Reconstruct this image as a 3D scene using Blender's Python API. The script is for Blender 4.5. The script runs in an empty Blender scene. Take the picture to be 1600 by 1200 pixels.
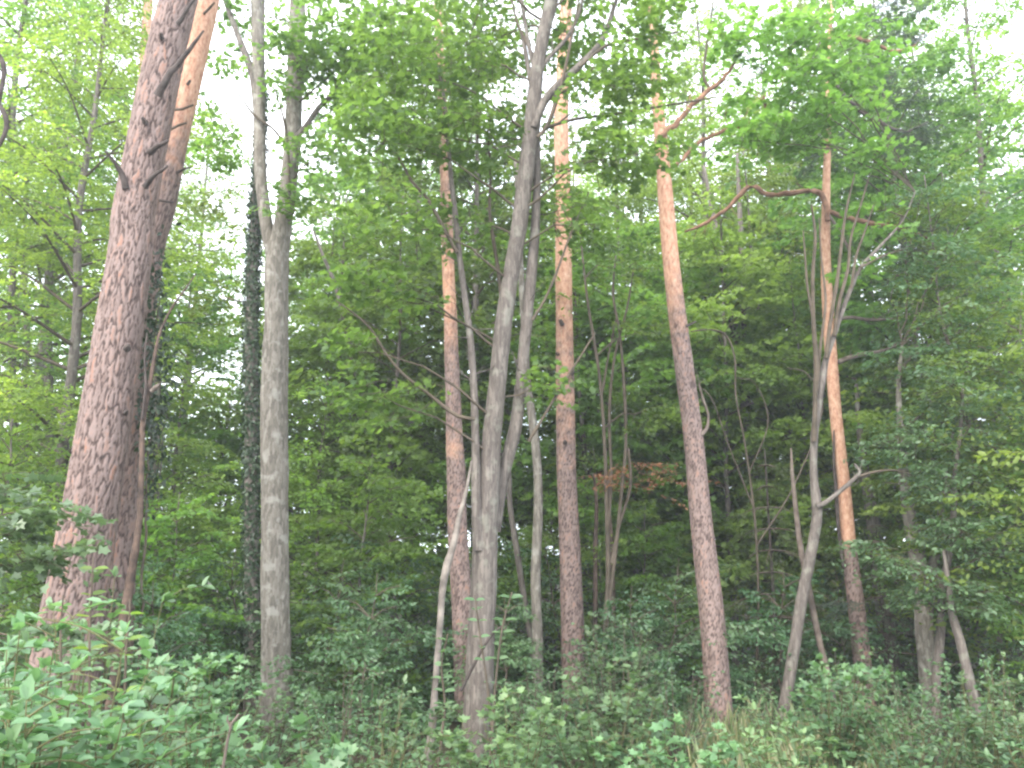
import bpy, math, random
import numpy as np
from mathutils import Vector

SEED = 7
rng = np.random.default_rng(SEED)
random.seed(SEED)
sc = bpy.context.scene
col = sc.collection
R = math.radians

# ------------------------------------------------------------------ camera, sky, sun, exposure
FPX = 1250.0                       # focal length in pixels of a 1600 px wide frame
PITCH = R(12.0)
EYE = np.array([0.0, 0.0, 1.6])
cam_d = bpy.data.cameras.new('camera')
cam = bpy.data.objects.new('camera', cam_d)
col.objects.link(cam)
cam.location = EYE
cam.rotation_euler = (R(90) + PITCH, 0, 0)
cam_d.sensor_width = 36.0
cam_d.lens = 36.0 * FPX / 1600.0
cam_d.clip_end = 2000
sc.camera = cam

SUN_EL, SUN_AZ = R(42), R(212)      # azimuth clockwise from +Y
w = bpy.data.worlds.new('World'); sc.world = w; w.use_nodes = True
wn, wl = w.node_tree.nodes, w.node_tree.links
sky = wn.new('ShaderNodeTexSky'); sky.sky_type = 'NISHITA'; sky.sun_disc = False
sky.sun_elevation = SUN_EL; sky.sun_rotation = SUN_AZ
sky.air_density = 1.0; sky.dust_density = 4.0; sky.ozone_density = 1.0
# thin bright cloud veil over the whole sky
hs = wn.new('ShaderNodeMixRGB'); hs.inputs[0].default_value = 0.72
tcw = wn.new('ShaderNodeTexCoord'); nzw = wn.new('ShaderNodeTexNoise'); nzw.inputs['Scale'].default_value = 2.2
nzw.inputs['Detail'].default_value = 6
rpw = wn.new('ShaderNodeValToRGB')
rpw.color_ramp.elements[0].position = .3; rpw.color_ramp.elements[0].color = (9.5, 10.6, 12.2, 1)
rpw.color_ramp.elements[1].position = .75; rpw.color_ramp.elements[1].color = (14.5, 14.8, 15.2, 1)
wl.new(tcw.outputs['Generated'], nzw.inputs['Vector']); wl.new(nzw.outputs['Fac'], rpw.inputs[0])
wl.new(sky.outputs[0], hs.inputs[1]); wl.new(rpw.outputs[0], hs.inputs[2])
wl.new(hs.outputs[0], wn['Background'].inputs[0])
wn['Background'].inputs[1].default_value = 0.15

sun_d = bpy.data.lights.new('sun', 'SUN'); sun_d.energy = 1.5; sun_d.angle = R(30); sun_d.color = (1, .95, .87)
sun = bpy.data.objects.new('sun', sun_d); col.objects.link(sun)
sdir = Vector((math.sin(SUN_AZ) * math.cos(SUN_EL), math.cos(SUN_AZ) * math.cos(SUN_EL), math.sin(SUN_EL)))
sun.rotation_euler = (-sdir).to_track_quat('-Z', 'Y').to_euler()

sc.view_settings.view_transform = 'Standard'; sc.view_settings.look = 'None'
sc.view_settings.gamma = 1; sc.view_settings.use_curve_mapping = False
sc.view_settings.exposure = 1.62
cy = sc.cycles
cy.max_bounces = 10; cy.diffuse_bounces = 6; cy.glossy_bounces = 2; cy.transmission_bounces = 6
cy.transparent_max_bounces = 4; cy.sample_clamp_indirect = 6; cy.filter_width = 2.4
cy.caustics_reflective = False; cy.caustics_refractive = False

# ------------------------------------------------------------------ helpers
def at(px, py, d):
    """point at depth Y = d that the pixel (px, py) of the 1600x1200 frame looks at; second value metres per pixel there"""
    u, v = (px - 800) / FPX, (600 - py) / FPX
    c, s = math.cos(PITCH), math.sin(PITCH)
    dx, dy, dz = u, c - v * s, s + v * c
    t = d / dy
    return EYE + np.array([dx, dy, dz]) * t, t / FPX

def ground(x, y):
    x = np.asarray(x, float); y = np.asarray(y, float)
    t = np.clip(y / 10.0, 0, 1); t = t * t * (3 - 2 * t)
    return (-1.0 * t + .07 * np.sin(x * .9 + 1.3) * np.cos(y * .7) + .12 * np.sin(x * .23 + y * .17)
            + .012 * np.clip(y - 22, 0, 60))

def tag(o, label=None, cat=None, group=None, kind=None):
    if label: o['label'] = label
    if cat: o['category'] = cat
    if group: o['group'] = group
    if kind: o['kind'] = kind
    return o

def empty(name, loc, label, cat, group=None):
    o = bpy.data.objects.new(name, None); o.empty_display_size = .2
    col.objects.link(o); o.location = [float(c) for c in loc]
    return tag(o, label, cat, group)

class MB:
    """collects geometry in numpy arrays and links it as one mesh object"""
    def __init__(s): s.V = []; s.A = []; s.B = []; s.Q = []; s.M = []; s.n = 0
    def add(s, V, Q, a, b=0.0, m=0):
        V = np.asarray(V, float).reshape(-1, 3); Q = np.asarray(Q, np.int64).reshape(-1, 4)
        s.V.append(V); s.Q.append(Q + s.n); s.n += len(V)
        s.A.append(np.broadcast_to(np.asarray(a, float), (len(V),)))
        s.B.append(np.broadcast_to(np.asarray(b, float), (len(V),)))
        s.M.append(np.full(len(Q), m, np.int32))
    def mesh(s, name, mats, origin=(0, 0, 0), smooth=True):
        V = np.concatenate(s.V) - np.asarray(origin, float); Q = np.concatenate(s.Q)
        me = bpy.data.meshes.new(name)
        me.vertices.add(len(V)); me.vertices.foreach_set('co', V.astype(np.float32).ravel())
        me.loops.add(Q.size); me.loops.foreach_set('vertex_index', Q.astype(np.int32).ravel())
        me.polygons.add(len(Q)); me.polygons.foreach_set('loop_start', np.arange(0, Q.size, 4, dtype=np.int32))
        me.polygons.foreach_set('material_index', np.concatenate(s.M))
        me.polygons.foreach_set('use_smooth', np.full(len(Q), smooth))
        for nm, arr in (('tint', s.A), ('mark', s.B)):
            at_ = me.attributes.new(nm, 'FLOAT', 'POINT'); at_.data.foreach_set('value', np.concatenate(arr).astype(np.float32))
        for m in mats: me.materials.append(m)
        me.update(calc_edges=True)
        return me
    def build(s, name, mats, parent=None, origin=None, smooth=True):
        if origin is None: origin = tuple(parent.location) if parent is not None else (0, 0, 0)
        me = s.mesh(name, mats, origin, smooth)
        o = bpy.data.objects.new(name, me); col.objects.link(o)
        if parent is not None: o.parent = parent
        else: o.location = [float(c) for c in origin]
        return o

def smooth_path(P, Rr, step, extra=None):
    """Catmull-Rom through the points, resampled about every `step` metres"""
    P = np.asarray(P, float); Rr = np.asarray(Rr, float)
    X = np.column_stack([P, Rr] + ([np.asarray(extra, float)] if extra is not None else []))
    Y = np.vstack([2 * X[0] - X[1], X, 2 * X[-1] - X[-2]])
    out = []
    for i in range(1, len(Y) - 2):
        n = max(1, int(round(np.linalg.norm(P[i] - P[i - 1]) / step)))
        t = (np.arange(n) / n)[:, None]
        a, b, c, d = Y[i - 1], Y[i], Y[i + 1], Y[i + 2]
        out.append(.5 * (2 * b + (c - a) * t + (2 * a - 5 * b + 4 * c - d) * t ** 2 + (3 * b - a - 3 * c + d) * t ** 3))
    out.append(X[-1:])
    O = np.vstack(out)
    O[:, 3] = np.maximum(O[:, 3], .0015)
    return O[:, :3], O[:, 3], (O[:, 4] if extra is not None else np.zeros(len(O)))

def worley(sides, zz, circ, cw, ch):
    """plate pattern round a stem: distance to the nearest crack (0 in the crack) and a random number per plate"""
    na = max(4, int(round(circ / cw))); z0 = zz.min(); nz = int((zz.max() - z0) / ch) + 3
    ja, jz, rv = rng.random((nz + 2, na)), rng.random((nz + 2, na)), rng.random((nz + 2, na))
    A = (np.arange(sides) / sides * na)[None, :] + np.zeros((len(zz), 1)); Z = ((zz - z0) / ch)[:, None] + 1 + np.zeros((1, sides))
    A = A + .18 * np.sin(Z * 5.1 + 1.7 * A) ; Z = Z + .22 * np.sin(A * 4.3 * round(1) + Z)
    ia, iz = np.floor(A).astype(int), np.clip(np.floor(Z).astype(int), 1, nz - 1)
    f1 = np.full(A.shape, 9.); f2 = f1.copy(); cv = np.zeros(A.shape)
    for dz in (-1, 0, 1):
        for da in (-1, 0, 1):
            k = (ia + da) % na; j = iz + dz
            d = np.hypot(A - (ia + da + ja[j, k]), Z - (j + jz[j, k]))
            new = d < f1
            f2 = np.where(new, f1, np.minimum(f2, d)); cv = np.where(new, rv[j, k], cv); f1 = np.where(new, d, f1)
    return f2 - f1, cv

def tube(mb, P, Rr, sides=8, mark=None, rough=0.0, m=0, tint=None, ridges=0, plates=None):
    """tapered tube along the path P, closed at the far end"""
    P = np.asarray(P, float); Rr = np.asarray(Rr, float); n = len(P)
    T = np.gradient(P, axis=0); T /= np.linalg.norm(T, axis=1)[:, None] + 1e-9
    ref = np.array([1.0, 0, 0]) if abs(T[:, 0]).mean() < .8 else np.array([0, 1.0, 0])
    U = ref - (T @ ref)[:, None] * T; U /= np.linalg.norm(U, axis=1)[:, None]
    W = np.cross(T, U)
    ang = np.arange(sides) / sides * 2 * math.pi
    rr = Rr[:, None] * np.ones(sides)
    if rough:
        nz = rng.normal(0, 1, (n, sides))
        for _ in range(2): nz = .5 * nz + .25 * (np.roll(nz, 1, 1) + np.roll(nz, -1, 1))
        if n > 4:
            nz[1:-1] = (nz[:-2] + nz[1:-1] * 2 + nz[2:]) / 4
        rr = rr * (1 + rough * nz * 2.0)
    if ridges:
        ph = rng.uniform(0, 6.28, 3)
        zz = np.cumsum(np.r_[0, np.linalg.norm(np.diff(P, axis=0), axis=1)])[:, None]
        rr = rr * (1 + ridges * (np.sin(3 * ang + ph[0] + zz * .5) + .7 * np.sin(5 * ang + ph[1] - zz * .3)))
    tn = None
    if plates:
        zz = np.r_[0, np.cumsum(np.linalg.norm(np.diff(P, axis=0), axis=1))]
        f, cv = worley(sides, zz, 2 * math.pi * Rr.mean(), plates[0], plates[1])
        cr = np.clip(f / .20, 0, 1) ** .6
        mk_ = (np.zeros(n) if mark is None else np.asarray(mark, float))[:, None]
        amp = plates[2] * (1 - .75 * np.clip(mk_ * 1.3, 0, 1))
        rr = rr + amp * (cr - .6) + amp * .35 * (cv - .5) + rng.normal(0, amp * .12, rr.shape)
        tn = np.clip(cr * .62 + cr * cv * .33, 0, 1)
    V = P[:, None, :] + rr[..., None] * (np.cos(ang)[None, :, None] * U[:, None, :] + np.sin(ang)[None, :, None] * W[:, None, :])
    V = V.reshape(-1, 3)
    i = np.arange(n - 1)[:, None] * sides; j = np.arange(sides)[None, :]; k = (j + 1) % sides
    Q = np.stack([i + j, i + k, i + sides + k, i + sides + j], -1).reshape(-1, 4)
    V = np.vstack([V, P[-1:] + T[-1:] * Rr[-1] * .4])
    e = (n - 1) * sides; c = n * sides
    cap = np.array([[e + a, e + (a + 1) % sides, e + (a + 2) % sides, c] for a in range(0, sides, 2)]) if sides % 2 == 0 else \
        np.array([[e + a, e + (a + 1) % sides, e + (a + 2) % sides, c] for a in range(0, sides - 1, 2)])
    Q = np.vstack([Q, cap])
    mk = np.repeat(np.zeros(n) if mark is None else np.asarray(mark, float), sides); mk = np.r_[mk, mk[-1]]
    mb.add(V, Q, np.r_[tn.ravel(), 1.] if tn is not None else (rng.random() if tint is None else tint), mk, m)

# leaf outlines: x along the blade, y across, z off the blade
TPL = {
    'oval': (np.array([(0, 0, 0), (.28, -.25, .06), (.68, -.22, .05), (1, 0, -.10), (.68, .22, .05), (.28, .25, .06)]),
             np.array([(0, 1, 2, 3), (0, 3, 4, 5)])),
    'diamond': (np.array([(0, 0, 0), (.45, -.30, .05), (1, 0, -.05), (.45, .30, .05)]), np.array([(0, 1, 2, 3)])),
    'maple': (np.array([(.33, 0, -.03), (0, 0, 0), (.02, -.50, .06), (.32, -.30, .02), (.62, -.52, .05), (.66, -.18, .02), (1, 0, -.08),
                        (.66, .18, .02), (.62, .52, .05), (.32, .30, .02), (.02, .50, .06)]),
              np.array([(0, 1, 2, 3), (0, 3, 4, 5), (0, 5, 6, 7), (0, 7, 8, 9), (0, 9, 10, 1)])),
    'needle': (np.array([(0, -.05, 0), (1, -.02, -.06), (1, .02, -.06), (0, .05, 0)]), np.array([(0, 1, 2, 3)])),
    'blade': (np.array([(0, -.03, 0), (.5, -.035, .0), (.5, .035, 0), (0, .03, 0), (1, -.004, -.16), (1, .004, -.16)]),
              np.array([(0, 1, 2, 3), (1, 4, 5, 2)])),
}

def unit(A): return A / (np.linalg.norm(A, axis=-1, keepdims=True) + 1e-9)

def leaves(mb, P, D, N, S, tpl='oval', tint=None, mark=0.0, m=0):
    T, Q = TPL[tpl]; M = len(P)
    if M == 0: return
    D = unit(D); B = unit(np.cross(N, D)); N2 = np.cross(D, B)
    V = P[:, None, :] + S[:, None, None] * (T[None, :, 0:1] * D[:, None, :] + T[None, :, 1:2] * B[:, None, :] + T[None, :, 2:3] * N2[:, None, :])
    Qs = (Q[None] + (np.arange(M) * len(T))[:, None, None]).reshape(-1, 4)
    if tint is None: tint = rng.random(M)
    mk = np.broadcast_to(np.asarray(mark, float), (M,))
    mb.add(V.reshape(-1, 3), Qs, np.repeat(tint, len(T)), np.repeat(mk, len(T)), m)

def sprays(mb, C, az, L, K, size, tpl='oval', tilt=.45, droop=.18, rise=None, wid=.42, mark=0.0, m=0, twig_m=None, axis_r=.004, coarse=1):
    """flat leafy twigs: N axes starting at C, pointing to azimuth az, L long, K leaves each"""
    C = np.asarray(C, float); N = len(C)
    if N == 0: return
    az = np.broadcast_to(az, (N,)); L = np.broadcast_to(L, (N,)).astype(float)
    if rise is None: rise = rng.normal(.12, .22, N)
    H = np.stack([np.sin(az), np.cos(az), np.zeros(N)], -1); Sd = np.stack([np.cos(az), -np.sin(az), rng.normal(0, .25, N)], -1)
    t = rng.random((N, K)) ** .8
    w_ = rng.uniform(-1, 1, (N, K)); w_ = np.sign(w_) * np.abs(w_) ** .8 * wid * np.sin(math.pi * (.12 + .80 * t))
    z = (rise[:, None] * t - droop * t ** 2 - .25 * np.abs(w_)) * L[:, None] + rng.normal(0, .025, (N, K)) * L[:, None]
    P = C[:, None] + (t * L[:, None])[..., None] * H[:, None] + (w_ * L[:, None])[..., None] * Sd[:, None]
    P[..., 2] += z
    sg = np.sign(w_)[..., None]
    D = H[:, None] * .75 + Sd[:, None] * sg * .7 + rng.normal(0, .35, (N, K, 3)); D[..., 2] -= .22
    Nn = np.zeros((N, K, 3)); Nn[..., 2] = 1; Nn += rng.normal(0, tilt, (N, K, 3)) + Sd[:, None] * rng.normal(0, .3, (N, 1, 1))
    sp = rng.random((N, 1)) * .55
    tint = (sp + rng.random((N, K)) * .45).ravel()
    S = (size * rng.uniform(.55, 1.15, (N, K))).ravel()
    leaves(mb, P.reshape(-1, 3), D.reshape(-1, 3), Nn.reshape(-1, 3), S, tpl, tint, mark, m)
    if twig_m is not None:
        for i in range(0, N, coarse):
            tt = np.linspace(0, .9, 4)[:, None]
            Q = C[i] + tt * L[i] * H[i]; Q[:, 2] += (rise[i] * tt - droop * tt ** 2)[:, 0] * L[i]
            tube(mb, Q, np.linspace(axis_r, .0015, 4), 3, m=twig_m)

# ------------------------------------------------------------------ materials
def mat(name):
    m = bpy.data.materials.new(name); m.use_nodes = True
    nt = m.node_tree; nt.nodes.clear()
    out = nt.nodes.new('ShaderNodeOutputMaterial')
    return m, nt.nodes, nt.links, out

def ramp(n, stops):
    r = n.new('ShaderNodeValToRGB'); e = r.color_ramp.elements
    while len(e) < len(stops): e.new(.5)
    for x, (p, c) in zip(e, stops): x.position = p; x.color = (*c, 1)
    return r

def leaf_mat(name, dark, mid, light, trans, k=.45, rough=.45, spec=.4, objvar=.35):
    m, n, l, out = mat(name)
    a = n.new('ShaderNodeAttribute'); a.attribute_name = 'tint'
    oi = n.new('ShaderNodeObjectInfo')
    r = ramp(n, [(0, dark), (.5, mid), (1, light)])
    l.new(a.outputs['Fac'], r.inputs[0])
    hv = n.new('ShaderNodeHueSaturation')
    mr = n.new('ShaderNodeMapRange'); mr.inputs[3].default_value = 1 - objvar; mr.inputs[4].default_value = 1 + objvar
    l.new(oi.outputs['Random'], mr.inputs[0]); l.new(mr.outputs[0], hv.inputs['Value'])
    mh = n.new('ShaderNodeMapRange'); mh.inputs[3].default_value = .485; mh.inputs[4].default_value = .525
    ml = n.new('ShaderNodeMath'); ml.operation = 'MULTIPLY'; ml.inputs[1].default_value = 7.31
    fr = n.new('ShaderNodeMath'); fr.operation = 'FRACT'
    l.new(oi.outputs['Random'], ml.inputs[0]); l.new(ml.outputs[0], fr.inputs[0]); l.new(fr.outputs[0], mh.inputs[0]); l.new(mh.outputs[0], hv.inputs['Hue'])
    l.new(r.outputs[0], hv.inputs['Color'])
    p = n.new('ShaderNodeBsdfPrincipled'); p.inputs['Roughness'].default_value = rough; p.inputs['Specular IOR Level'].default_value = spec
    l.new(hv.outputs[0], p.inputs['Base Color'])
    tr = n.new('ShaderNodeBsdfTranslucent')
    mx = n.new('ShaderNodeMixRGB'); mx.blend_type = 'MULTIPLY'; mx.inputs[0].default_value = 1; mx.inputs[2].default_value = (*trans, 1)
    l.new(hv.outputs[0], mx.inputs[1]); l.new(mx.outputs[0], tr.inputs[0])
    mm = n.new('ShaderNodeMixShader'); mm.inputs[0].default_value = k
    l.new(p.outputs[0], mm.inputs[1]); l.new(tr.outputs[0], mm.inputs[2]); l.new(mm.outputs[0], out.inputs[0])
    return m

def bark_mat(name, base_stops, flake_stops, plate=(14, 14, 3.2), bump=.6, crack=1.0, lichen=None):
    """attribute 'mark' blends from the plated base bark (0) to the thin flaky upper bark (1)"""
    m, n, l, out = mat(name)
    tc = n.new('ShaderNodeTexCoord'); mp = n.new('ShaderNodeMapping'); mp.inputs['Scale'].default_value = plate
    nz0 = n.new('ShaderNodeTexNoise'); nz0.inputs['Scale'].default_value = 3; nz0.inputs['Detail'].default_value = 3
    add = n.new('ShaderNodeMixRGB'); add.blend_type = 'ADD'; add.inputs[0].default_value = .9
    l.new(tc.outputs['Object'], mp.inputs[0]); l.new(mp.outputs[0], nz0.inputs['Vector'])
    l.new(mp.outputs[0], add.inputs[1]); l.new(nz0.outputs['Color'], add.inputs[2])
    vo = n.new('ShaderNodeTexVoronoi'); vo.feature = 'DISTANCE_TO_EDGE'; vo.inputs['Scale'].default_value = 1.0
    vc = n.new('ShaderNodeTexVoronoi'); vc.inputs['Scale'].default_value = 1.0
    l.new(add.outputs[0], vo.inputs['Vector']); l.new(add.outputs[0], vc.inputs['Vector'])
    nz = n.new('ShaderNodeTexNoise'); nz.inputs['Scale'].default_value = 2.0; nz.inputs['Detail'].default_value = 7; nz.inputs['Roughness'].default_value = .7
    l.new(mp.outputs[0], nz.inputs['Vector'])
    # plate colour: random per cell mixed with noise
    sep = n.new('ShaderNodeSeparateColor'); l.new(vc.outputs['Color'], sep.inputs[0])
    av = n.new('ShaderNodeMath'); av.operation = 'MULTIPLY_ADD'; av.inputs[1].default_value = .45
    mu = n.new('ShaderNodeMath'); mu.operation = 'MULTIPLY'; mu.inputs[1].default_value = .6
    l.new(nz.outputs['Fac'], mu.inputs[0]); l.new(sep.outputs[0], av.inputs[0]); l.new(mu.outputs[0], av.inputs[2])
    rb = ramp(n, base_stops); l.new(av.outputs[0], rb.inputs[0])
    # cracks
    ce = n.new('ShaderNodeMapRange'); ce.inputs[1].default_value = 0; ce.inputs[2].default_value = .12; ce.inputs[3].default_value = 1 - .72 * crack; ce.inputs[4].default_value = 1
    l.new(vo.outputs['Distance'], ce.inputs[0])
    mc = n.new('ShaderNodeMixRGB'); mc.blend_type = 'MULTIPLY'; mc.inputs[0].default_value = 1
    l.new(rb.outputs[0], mc.inputs[1]); l.new(ce.outputs[0], mc.inputs[2])
    col_out = mc.outputs[0]
    if flake_stops:
        mp2 = n.new('ShaderNodeMapping'); mp2.inputs['Scale'].default_value = (9, 9, 3.0)
        l.new(tc.outputs['Object'], mp2.inputs[0])
        n2 = n.new('ShaderNodeTexNoise'); n2.inputs['Scale'].default_value = 2.2; n2.inputs['Detail'].default_value = 8; n2.inputs['Roughness'].default_value = .65
        l.new(mp2.outputs[0], n2.inputs['Vector'])
        rf = ramp(n, flake_stops); l.new(n2.outputs['Fac'], rf.inputs[0])
        a = n.new('ShaderNodeAttribute'); a.attribute_name = 'mark'
        n3 = n.new('ShaderNodeTexNoise'); n3.inputs['Scale'].default_value = 5; n3.inputs['Detail'].default_value = 5
        l.new(tc.outputs['Object'], n3.inputs['Vector'])
        ad = n.new('ShaderNodeMath'); ad.operation = 'ADD'; l.new(a.outputs['Fac'], ad.inputs[0]); l.new(n3.outputs['Fac'], ad.inputs[1])
        mr = n.new('ShaderNodeMapRange'); mr.inputs[1].default_value = .88; mr.inputs[2].default_value = 1.12
        l.new(ad.outputs[0], mr.inputs[0])
        mf = n.new('ShaderNodeMixRGB'); l.new(mr.outputs[0], mf.inputs[0]); l.new(mc.outputs[0], mf.inputs[1]); l.new(rf.outputs[0], mf.inputs[2])
        col_out = mf.outputs[0]
    if lichen:
        n4 = n.new('ShaderNodeTexNoise'); n4.inputs['Scale'].default_value = 6; n4.inputs['Detail'].default_value = 6
        l.new(tc.outputs['Object'], n4.inputs['Vector'])
        rl = ramp(n, [(.56, (0, 0, 0)), (.66, (1, 1, 1))]); l.new(n4.outputs['Fac'], rl.inputs[0])
        sc_ = n.new('ShaderNodeMath'); sc_.operation = 'MULTIPLY'; sc_.inputs[1].default_value = .6; l.new(rl.outputs[0], sc_.inputs[0])
        mlx = n.new('ShaderNodeMixRGB'); l.new(sc_.outputs[0], mlx.inputs[0]); l.new(col_out, mlx.inputs[1]); mlx.inputs[2].default_value = (*lichen, 1)
        col_out = mlx.outputs[0]
    p = n.new('ShaderNodeBsdfPrincipled'); p.inputs['Roughness'].default_value = .85; p.inputs['Specular IOR Level'].default_value = .25
    l.new(col_out, p.inputs['Base Color'])
    hm = n.new('ShaderNodeMath'); hm.operation = 'MULTIPLY_ADD'; hm.inputs[1].default_value = .5
    cl = n.new('ShaderNodeMath'); cl.operation = 'MINIMUM'; cl.inputs[1].default_value = .25
    l.new(vo.outputs['Distance'], cl.inputs[0]); l.new(nz.outputs['Fac'], hm.inputs[0]); 
    m4 = n.new('ShaderNodeMath'); m4.operation = 'MULTIPLY'; m4.inputs[1].default_value = 2.5; l.new(cl.outputs[0], m4.inputs[0]); l.new(m4.outputs[0], hm.inputs[2])
    bp = n.new('ShaderNodeBump'); bp.inputs['Strength'].default_value = bump; bp.inputs['Distance'].default_value = .03
    l.new(hm.outputs[0], bp.inputs['Height']); l.new(bp.outputs[0], p.inputs['Normal'])
    l.new(p.outputs[0], out.inputs[0])
    return m

def plain_mat(name, a, b, scale=6, rough=.9):
    m, n, l, out = mat(name)
    tc = n.new('ShaderNodeTexCoord'); nz = n.new('ShaderNodeTexNoise'); nz.inputs['Scale'].default_value = scale; nz.inputs['Detail'].default_value = 6
    l.new(tc.outputs['Object'], nz.inputs['Vector'])
    r = ramp(n, [(.32, a), (.68, b)]); l.new(nz.outputs['Fac'], r.inputs[0])
    p = n.new('ShaderNodeBsdfPrincipled'); p.inputs['Roughness'].default_value = rough; p.inputs['Specular IOR Level'].default_value = .2
    l.new(r.outputs[0], p.inputs['Base Color']); l.new(p.outputs[0], out.inputs[0])
    return m

ORANGE = [(.30, (.17, .08, .055)), (.40, (.34, .17, .11)), (.52, (.46, .265, .175)), (.66, (.55, .37, .265))]
PINE = bark_mat('pine_bark', [(.18, (.13, .095, .085)), (.42, (.215, .165, .15)), (.6, (.29, .225, .21)), (.8, (.34, .25, .22)), (.9, (.38, .20, .15))], ORANGE, plate=(23, 23, 5.5), crack=.85)
PINE_FINE = bark_mat('pine_bark_small', [(.15, (.15, .095, .08)), (.42, (.27, .185, .155)), (.62, (.36, .26, .23)), (.85, (.45, .25, .18))], ORANGE, plate=(22, 22, 6), bump=.5)
GREY = bark_mat('grey_bark', [(.2, (.085, .074, .06)), (.5, (.165, .146, .12)), (.8, (.25, .225, .19))], None, plate=(30, 30, 7), bump=.25, crack=.35, lichen=(.32, .31, .27))
SMOOTH = bark_mat('smooth_bark', [(.2, (.07, .058, .05)), (.5, (.12, .102, .088)), (.8, (.185, .16, .138))], None, plate=(34, 34, 5), bump=.22, crack=.45, lichen=(.20, .195, .16))
def plate_mat(name):
    m, n, l, out = mat(name)
    tc = n.new('ShaderNodeTexCoord')
    a = n.new('ShaderNodeAttribute'); a.attribute_name = 'tint'; mk = n.new('ShaderNodeAttribute'); mk.attribute_name = 'mark'
    mp = n.new('ShaderNodeMapping'); mp.inputs['Scale'].default_value = (26, 26, 9); l.new(tc.outputs['Object'], mp.inputs[0])
    nz = n.new('ShaderNodeTexNoise'); nz.inputs['Scale'].default_value = 2; nz.inputs['Detail'].default_value = 8; nz.inputs['Roughness'].default_value = .75
    l.new(mp.outputs[0], nz.inputs['Vector'])
    ma = n.new('ShaderNodeMath'); ma.operation = 'MULTIPLY_ADD'; ma.inputs[1].default_value = .75; ma.inputs[2].default_value = -.37
    l.new(nz.outputs['Fac'], ma.inputs[0]); ad = n.new('ShaderNodeMath'); ad.operation = 'ADD'; l.new(ma.outputs[0], ad.inputs[0]); l.new(a.outputs['Fac'], ad.inputs[1])
    r = ramp(n, [(.02, (.03, .023, .021)), (.40, (.085, .058, .050)), (.62, (.15, .106, .092)), (.8, (.22, .165, .148)), (.93, (.235, .15, .12)), (1., (.27, .135, .09))]); l.new(ad.outputs[0], r.inputs[0])
    mp2 = n.new('ShaderNodeMapping'); mp2.inputs['Scale'].default_value = (10, 10, 4.5); l.new(tc.outputs['Object'], mp2.inputs[0])
    n2 = n.new('ShaderNodeTexNoise'); n2.inputs['Scale'].default_value = 2.4; n2.inputs['Detail'].default_value = 9; n2.inputs['Roughness'].default_value = .7; l.new(mp2.outputs[0], n2.inputs['Vector'])
    rf = ramp(n, ORANGE); l.new(n2.outputs['Fac'], rf.inputs[0])
    cm = n.new('ShaderNodeMapRange'); cm.inputs[1].default_value = 0; cm.inputs[2].default_value = .35; cm.inputs[3].default_value = .45; cm.inputs[4].default_value = 1; l.new(a.outputs['Fac'], cm.inputs[0])
    mc = n.new('ShaderNodeMixRGB'); mc.blend_type = 'MULTIPLY'; mc.inputs[0].default_value = 1; l.new(rf.outputs[0], mc.inputs[1]); l.new(cm.outputs[0], mc.inputs[2])
    n3 = n.new('ShaderNodeTexNoise'); n3.inputs['Scale'].default_value = 6; n3.inputs['Detail'].default_value = 7; l.new(tc.outputs['Object'], n3.inputs['Vector'])
    s = n.new('ShaderNodeMath'); s.operation = 'ADD'; l.new(mk.outputs['Fac'], s.inputs[0]); l.new(n3.outputs['Fac'], s.inputs[1])
    mr = n.new('ShaderNodeMapRange'); mr.inputs[1].default_value = .8; mr.inputs[2].default_value = 1.25; l.new(s.outputs[0], mr.inputs[0])
    mf = n.new('ShaderNodeMixRGB'); l.new(mr.outputs[0], mf.inputs[0]); l.new(r.outputs[0], mf.inputs[1]); l.new(mc.outputs[0], mf.inputs[2])
    p = n.new('ShaderNodeBsdfPrincipled'); p.inputs['Roughness'].default_value = .85; p.inputs['Specular IOR Level'].default_value = .25
    bp = n.new('ShaderNodeBump'); bp.inputs['Strength'].default_value = .5; bp.inputs['Distance'].default_value = .012; l.new(nz.outputs['Fac'], bp.inputs['Height']); l.new(bp.outputs[0], p.inputs['Normal'])
    l.new(mf.outputs[0], p.inputs['Base Color']); l.new(p.outputs[0], out.inputs[0])
    return m
PLATE = plate_mat('plated_pine_bark')
GREENSTEM = plain_mat('green_brown_stem', (.07, .075, .035), (.14, .13, .06), 5)
DEAD = plain_mat('dead_wood', (.08, .062, .05), (.18, .145, .12), 9)
PALE = plain_mat('pale_dead_wood', (.07, .06, .052), (.24, .21, .18), 7)
REDDEAD = plain_mat('peeling_dead_bark', (.04, .03, .025), (.14, .095, .072), 9)
DARKWOOD = plain_mat('dark_dead_wood', (.035, .028, .025), (.085, .068, .06), 9)
TWIG = plain_mat('twig_bark', (.055, .045, .033), (.12, .095, .07), 5)
REDTWIG = plain_mat('red_stem', (.20, .07, .04), (.30, .12, .06), 5)
ORTWIG = plain_mat('orange_branch_bark', (.11, .06, .042), (.28, .155, .10), 7)
L_MAPLE = leaf_mat('maple_leaf', (.065, .115, .04), (.11, .18, .055), (.17, .255, .08), (1.6, 1.65, .8), k=.6)
L_BEECH = leaf_mat('beech_leaf', (.075, .13, .045), (.145, .22, .06), (.23, .325, .085), (1.65, 1.6, .7), k=.6)
L_YEL = leaf_mat('lime_green_leaf', (.11, .18, .045), (.16, .26, .06), (.23, .34, .085), (1.35, 1.4, .8), k=.55, objvar=.15)
L_COOL = leaf_mat('cool_green_leaf', (.055, .11, .05), (.095, .17, .075), (.15, .24, .11), (1.3, 1.45, .85), k=.42, rough=.36, spec=.65, objvar=.2)
L_UNDER = leaf_mat('lightened_young_leaf', (.11, .18, .045), (.18, .28, .065), (.26, .37, .095), (1.6, 1.6, .75), k=.58)  # young leaf green, lightened to make up for the low light in the understorey
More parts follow.
